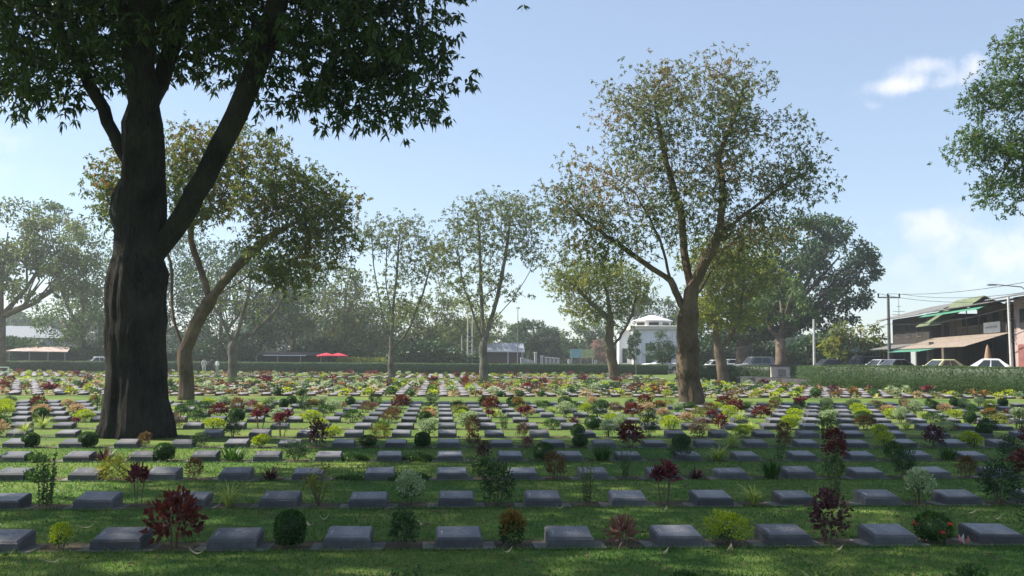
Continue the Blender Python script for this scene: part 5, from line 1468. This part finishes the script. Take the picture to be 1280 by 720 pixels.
# green canopy left of house A
c = cpos(1072, 106)
e = empty('green_canopy', c, 0, 'dark green sloping canopy on posts behind the dark vehicles', 'canopy')
mb = MB(); mb.loft([[(-2.2, -1.5, 2.05), (6.6, -1.5, 2.5), (6.6, -1.5, 2.58), (-2.2, -1.5, 2.13)], [(-.6, 2, 2.9), (6.6, 2, 3.3), (6.6, 2, 3.38), (-.6, 2, 2.98)]], mat('dark_green_sheet', (.05, .11, .09), .6, scale=2)); mb.build('roof', e)
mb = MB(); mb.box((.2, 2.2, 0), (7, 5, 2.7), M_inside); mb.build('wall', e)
for x in (-1.2, 2.4, 6.2): mb = MB(); mb.box((x-.06, -1.1, 0), (x+.06, -.98, 2.2), M_metal); mb.build('post', e)
# folded parasol / tapered brown column and grey column
c = cpos(1235, 69)
e = empty('folded_parasol', c, 0, 'folded tan parasol standing tall behind the white sedan', 'parasol')
mb = MB(); mb.tube([(0, 0, 0), (0, 0, .8)], [.04, .04], M_metal, 6); mb.build('pole', e)
mb = MB(); mb.tube([(0, 0, .8), (0, 0, .9), (0, 0, 1.4), (0, 0, 2.2), (0, 0, 2.45)], [.22, .28, .25, .12, .03], mat('tan_fabric', (.30, .20, .13), .8, scale=4, var=.2), 10, lambda t, p, i: 1+.12*math.sin(t*5)); mb.build('folded_canopy', e)
c = cpos(1163, 82)
tag(MB().box((-.22, -.22, 0), (.22, .22, 2.9), mat('grey_plaster', (.22, .21, .20), .85, scale=3), .02).build('grey_pillar'), 'square grey pillar standing before the dark timber shophouse', 'pillar').location = c

# ------------------------------------------------------------------ utility poles and wires
def pole(px_, d_, h, label, arms=(), lean=0, mt=M_cpole, lamp=None, r=.16):
    c_ = cpos(px_, d_)
    e_ = empty('utility_pole', c_, 0, label, 'utility pole', 'poles carrying wires along the street')
    mb = MB(); mb.tube([(0, 0, 0), (lean, 0, h)], [r, r*.7], mt, 8); mb.build('pole', e_)
    for (z, wd) in arms:
        mb = MB(); mb.box((-wd/2+lean, -.18, z), (wd/2+lean, -.06-.05, z+.12), M_metal); ar = mb.build('crossarm', e_)
        for x in (-wd/2+.08, -.05*wd, wd/2-.08):
            mb = MB(); mb.tube([(x+lean, -.14, z+.123), (x+lean, -.14, z+.3), (x+lean, -.14, z+.42)], [.05, .09, .06], M_black, 8); mb.build('insulator', ar)
    return e_, c_
M_dpole = mat('dark_pole', (.10, .10, .10), .8, scale=4)
e1, p1 = pole(1112, 88, 7.2, 'dark utility pole with a wide crossarm before the timber shophouse', [(6.9, 2.1)], 0, M_dpole, r=.17)
e2, p2 = pole(1265, 66, 5.6, 'pale concrete pole draped with cables at the right edge', [], -.12, M_cpole, r=.13)
mb = MB()
for i in range(9):
    z = 2.6+i*.18; mb.tube([(-.1, -.16, z), (.25, -.2, z-.25*random.random()), (.15, -.15, z+.2), (-.12, -.15, z+.05)], [.02]*4, M_black, 4)
for i in range(7): mb.box((-.16, -.24, 4.0+i*.2), (.02, -.17, 4.06+i*.2), M_black)
mb.build('cable_coil', e2)
e3, p3 = pole(1018, 93, 5.2, 'pale concrete pole in front of the huge dark tree', [], 0, M_cpole, r=.15)
c = cpos(1125, 120)
e = empty('antenna', c, 0, 'thin television antenna mast behind the crossarm pole', 'antenna')
mb = MB(); mb.tube([(0, 0, 0), (0, 0, 9.2)], [.05, .03], M_metal, 6); mb.build('mast', e)
mb = MB()
for z, wd in ((7.0, 1.7), (7.4, 1.5), (8.0, .5)): mb.tube([(-wd/2, 0, z), (wd/2, 0, z)], [.03, .03], M_metal, 5)
mb.build('aerial', e)
e = empty('street_lamp', cpos(1275, 72), 0, 'street lamp with a thin arm reaching left above the balcony house', 'street lamp')
mb = MB(); mb.tube([(.9, 0, 0), (.9, 0, 6.3), (.3, 0, 6.75), (-1.6, 0, 6.9)], [.07, .06, .045, .035], M_metal, 6); mb.build('arm', e)
mb = MB(); mb.box((-2.3, -.1, 6.82), (-1.6, .1, 6.94), M_metal, .03); mb.build('lamp_head', e)
def wire(a_, b_, sag, label, r=.022):
    pts = [a_+(b_-a_)*t+Vector((0, 0, -4*sag*t*(1-t))) for t in [i/14 for i in range(15)]]
    tag(MB().tube(pts, [r]*15, M_black, 4).build('power_line'), label, 'wire', 'overhead wires at the right')
top1 = p1+Vector((0, -.14, 7.3))
wire(top1+Vector((.95, 0, 0)), at(1420, 335, 55), .9, 'upper overhead wire from the crossarm to the right edge')
wire(top1+Vector((-.1, 0, 0)), at(1420, 320, 55), .7, 'topmost overhead wire sweeping up to the right edge')
wire(top1+Vector((-.95, 0, 0)), at(1420, 350, 55), 1.0, 'lower overhead wire from the left end of the crossarm')
wire(p1+Vector((0, -.2, 5.1)), p3+Vector((0, 0, 4.4)), .5, 'sagging wire from the crossarm pole to the pale pole')
wire(p1+Vector((0, -.2, 4.7)), p3+Vector((0, 0, 3.6)), .6, 'lower sagging wire reaching the pale pole by the huge tree')
wire(p1+Vector((0, -.2, 4.6)), p2+Vector((0, 0, 4.9)), .4, 'cable passing before the shophouse roofs to the cable-draped pole', .03)
wire(p2+Vector((0, 0, 5.3)), at(1420, 372, 50), .3, 'cable leaving the cable-draped pole at the right edge')
wire(p3+Vector((0, 0, 4.9)), at(880, 418, 105), .5, 'wire running left from the pale pole into dark foliage')
wire(p3+Vector((0, 0, 3.6)), at(880, 436, 105), .3, 'low wire running left from the pale pole')

# ------------------------------------------------------------------ people far at the back
def person(label, px_, d_, shirt, trousers, face=0.0, h=1.62, z=0.0, arm=.1):
    c_ = at(px_, 462, d_); c_.z = z
    root = empty('person', c_, face, label, 'person', 'people standing by the back hedge')
    J = {'pelvis': (0, 0, .93), 'waist': (0, 0, 1.08), 'chest': (0, 0, 1.28), 'neck': (0, 0, 1.43), 'chin': (0, -.01, 1.50), 'head': (0, -.01, 1.58), 'crown': (0, .0, 1.66)}
    names = list(J); pts = [Vector(J[n_]) for n_ in names]; rad = [.13, .12, .145, .055, .07, .095, .06]
    ed = [(i, i+1) for i in range(6)]
    def add(p, r_, q): pts.append(Vector(p)); rad.append(r_); ed.append((q, len(pts)-1)); return len(pts)-1
    for s_ in (-1, 1):
        a_ = add((s_*.17, 0, 1.38), .06, 2); b_ = add((s_*(.23+arm*.3), -.01, 1.12), .042, a_); c2_ = add((s_*(.22+arm*.2), -.09, .90), .034, b_); add((s_*(.22+arm*.2), -.12, .81), .032, c2_)
        h_ = add((s_*.10, 0, .86), .095, 0); k_ = add((s_*.12, -.01, .48), .06, h_); f_ = add((s_*.125, .02, .09), .042, k_); add((s_*.13, -.13, .05), .035, f_)
    me = bpy.data.meshes.new('body'); me.from_pydata([tuple(p) for p in pts], ed, [])
    ob = bpy.data.objects.new('body', me); COL.objects.link(ob)
    sk = ob.modifiers.new('skin', 'SKIN'); ob.modifiers.new('sub', 'SUBSURF').levels = 1
    for v_, r_ in zip(me.skin_vertices[0].data, rad): v_.radius = (r_, r_*.85)
    me.skin_vertices[0].data[0].use_root = True
    dg = bpy.context.evaluated_depsgraph_get()
    nm = bpy.data.meshes.new_from_object(ob.evaluated_get(dg))
    bpy.data.objects.remove(ob)
    nm.name = 'body'; nm.materials.clear(); nm.materials.append(mat('skin_tone', (.35, .2, .14), .6))
    link('body', nm, root)
    import bmesh
    for nme, mt, test in (('shirt', shirt, lambda p: .98 < p.z < 1.42 and abs(p.x) < .40), ('trousers', trousers, lambda p: .10 < p.z <= 1.0 and abs(p.x) < .21), ('hair', M_black, lambda p: p.z > 1.60 or (p.z > 1.5 and p.y > .03))):
        bm = bmesh.new(); bm.from_mesh(nm); bm.normal_update()
        for v_ in bm.verts: v_.co += v_.normal*.018
        dele = [f_ for f_ in bm.faces if not test(f_.calc_center_median())]
        bmesh.ops.delete(bm, geom=dele, context='FACES')
        m2 = bpy.data.meshes.new(nme); bm.to_mesh(m2); bm.free(); m2.materials.clear(); m2.materials.append(mt)
        link(nme, m2, root)
    root.scale = (h/1.68,)*3
cl1 = mat('cloth_pale', (.55, .52, .50), .9); cl2 = mat('cloth_dark', (.05, .05, .06), .9); cl3 = mat('cloth_white', (.65, .65, .66), .9); cl4 = mat('cloth_grey', (.28, .28, .3), .9)
person('person in long pale clothes standing before the dark back hedge', 255, 104, cl1, cl1, .3)
person('person in dark clothes standing between two pale-shirted people', 264.5, 107, cl2, cl2, -.2)
person('person in white shirt and grey trousers before the back hedge', 271.5, 104, cl3, cl4, -.5, 1.5)

# ------------------------------------------------------------------ grass blades and fallen leaves on the near lawn
gb = leafmat('grass_blade', [(.1, (.048, .12, .028)), (.6, (.09, .18, .042)), (1, (.20, .24, .07))], trans=.35, clump=.8)
n = 150000
yy = 5.7+rng.random(n)**1.5*13
xx = (rng.random(n)*1.16-.53)*(yy*1.05+.5)
ok = np.ones(n, bool)
for y in [6.1]+ROWS: ok &= ~((yy > y-.0) & (yy < y+.42))
for a_, b_, r_ in TREE_SPOTS: ok &= (xx-a_)**2+(yy-b_)**2 > (r_*.8)**2
xx, yy = xx[ok], yy[ok]; n = len(xx)
C = np.stack([xx, yy, np.zeros(n)], 1); D = rng.normal(size=(n, 3))*.5+[0, 0, 1]
hgt = rng.uniform(.012, .032, n)*(1+.5*(yy/12))
S1 = norm(np.cross(D, rng.normal(size=(n, 3)))); D = norm(D)
V = np.stack([C-S1*.0035*(1+yy[:, None]*.06), C+S1*.0035*(1+yy[:, None]*.06), C+D*hgt[:, None]], 1).reshape(-1, 3)
tag(link('grass', npmesh('grass', V, np.arange(3*n).reshape(-1, 3), gb)), 'short mown grass on the near lawn', 'grass', kind='stuff')
# ragged grass edge along the beds
n = 26000
rows_ = np.array([6.1]+ROWS[:8]); yr = rows_[rng.integers(0, len(rows_), n)]
edge = rng.random(n) < .5
yy = np.where(edge, yr-.03-rng.random(n)*.05, yr+.38+rng.random(n)*.07); xx = (rng.random(n)*1.16-.53)*(yy*1.05+.5)
C = np.stack([xx, yy, np.zeros(n)], 1); D = norm(rng.normal(size=(n, 3))*.45+[0, 0, 1]); S1 = norm(np.cross(D, rng.normal(size=(n, 3))))
hgt = rng.uniform(.025, .065, n); V = np.stack([C-S1*.005, C+S1*.005, C+D*hgt[:, None]], 1).reshape(-1, 3)
tag(link('grass_edge', npmesh('grass_edge', V, np.arange(3*n).reshape(-1, 3), gb)), 'longer grass fringe along the edges of the planting beds', 'grass', kind='stuff')
dry = mat('dry_leaf', (.34, .30, .16), .7, col2=(.52, .47, .32), scale=4)
dry2 = mat('brown_leaf', (.10, .085, .04), .8, col2=(.2, .17, .08), scale=4)
def fallen(L_, w_, curl, mt):
    mb = MB(); n_ = 7; vs = []
    for i in range(n_+1):
        t = i/n_; w = w_*math.sin(math.pi*min(1, t*.95+.04))*.5+.001; z = .012+curl*(t-.5)**2*L_; x = (t-.5)*L_; y = .12*L_*math.sin(t*2.4)
        vs += [(x, y-w, z+.006), (x, y, z), (x, y+w, z+.008)]
    fs = []
    for i in range(n_): fs += [(3*i, 3*i+1, 3*i+4, 3*i+3), (3*i+1, 3*i+2, 3*i+5, 3*i+4)]
    mb.add(vs, fs, mt); return mb.mesh('fallen_leaf')
lv = [fallen(.16, .035, 1.0, dry), fallen(.13, .05, 1.6, dry), fallen(.2, .03, .7, dry2), fallen(.09, .045, 2, dry)]
spots = [(107, 664, 0, .25), (250, 622, 2, .1), (340, 648, 2, .1), (387, 661, 3, -.6), (545, 643, 2, 0), (567, 641, 2, .1), (527, 660, 3, -.7), (634, 695, 3, .2), (125, 628, 2, .3), (153, 652, 2, .2), (985, 642, 2, -.1), (1214, 645, 0, 0), (1246, 653, 2, -.1),
         (66, 708, 0, .3), (246, 697, 3, 0), (830, 696, 3, .2), (915, 693, 1, 1.2), (831, 641, 3, .5), (1048, 692, 3, 0), (405, 653, 3, .2), (363, 717, 2, .2), (1200, 648, 2, 0), (950, 698, 3, 0), (778, 691, 3, .2), (700, 639, 3, 0)]
used_lv = set()
for i, (px_, py_, k_, rz) in enumerate(spots):
    p = gnd(px_, py_)
    if i in (20, 21, 23): continue
    if i in (12, 14, 16): k_ = 1
    o_ = link('fallen_leaf', lv[k_]); o_.location = (p.x, p.y, .012); o_.rotation_euler = (0, 0, rz)
    nr = min(range(3), key=lambda q: abs(ROWS[q]-p.y)); ss = sorted([s_ for s_ in ind_st if s_[0] == nr], key=lambda s_: s_[2]); no = min(range(len(ss)), key=lambda q: abs(ss[q][2]-p.x))
    side = 'before' if p.y < ROWS[nr] else 'behind'
    lb_ = (k_, side, no, nr)
    if lb_ in used_lv: bpy.data.objects.remove(o_); continue
    used_lv.add(lb_)
    tag(o_, '%s leaf lying %s the %s marker from the left, %s' % (['pale curled', 'small cupped pale', 'dull brown', 'tiny pale'][k_], side, ordn(no+1), row_short(nr)), 'fallen leaf', 'leaves fallen on the lawn')
n = 1500
yy = 7+rng.random(n)**1.3*26; xx = (rng.random(n)*1.16-.53)*(yy*1.05+.5); C = np.stack([xx, yy, np.full(n, .02)], 1)
V, F_ = leaves_np(C, rng.normal(size=(n, 3))*[1, 1, .15], rng.uniform(.03, .08, n), .025)
tag(link('leaf_litter', npmesh('leaf_litter', V, F_, [dry2])), 'small dry brown leaf scraps scattered over the grass', 'leaf litter', kind='stuff')
# small paper scrap by the last marker
p = gnd(1206, 682); mb = MB()
for i in range(5): a_ = i*1.2; mb.add([(0, 0, .01), (.05*math.cos(a_), .05*math.sin(a_), .10), (.05*math.cos(a_+.6), .05*math.sin(a_+.6), .05)], [(0, 1, 2)], M_white if i % 2 else mat('pink_paper', (.6, .2, .2), .8))
tag(mb.build('posy'), 'tiny pink and white posy beside the rightmost marker of the nearest row', 'posy').location = p

# ------------------------------------------------------------------ haze
if HAZE:
    mb = MB(); mb.box((-560, -90, -1.5), (560, 560, 32), None)
    me = bpy.data.meshes.new('haze'); me.from_pydata(mb.v, [], mb.f)
    hm = bpy.data.materials.new('haze'); hm.use_nodes = True; nt = hm.node_tree; nt.nodes.clear()
    ou = nt.nodes.new('ShaderNodeOutputMaterial'); pv_ = nt.nodes.new('ShaderNodeVolumePrincipled')
    pv_.inputs['Density'].default_value = HAZE; pv_.inputs['Color'].default_value = (.86, .91, 1.0, 1); pv_.inputs['Anisotropy'].default_value = .35
    nt.links.new(pv_.outputs[0], ou.inputs['Volume']); me.materials.append(hm)
    tag(link('haze', me), 'pale morning haze in the air', 'haze', kind='stuff')
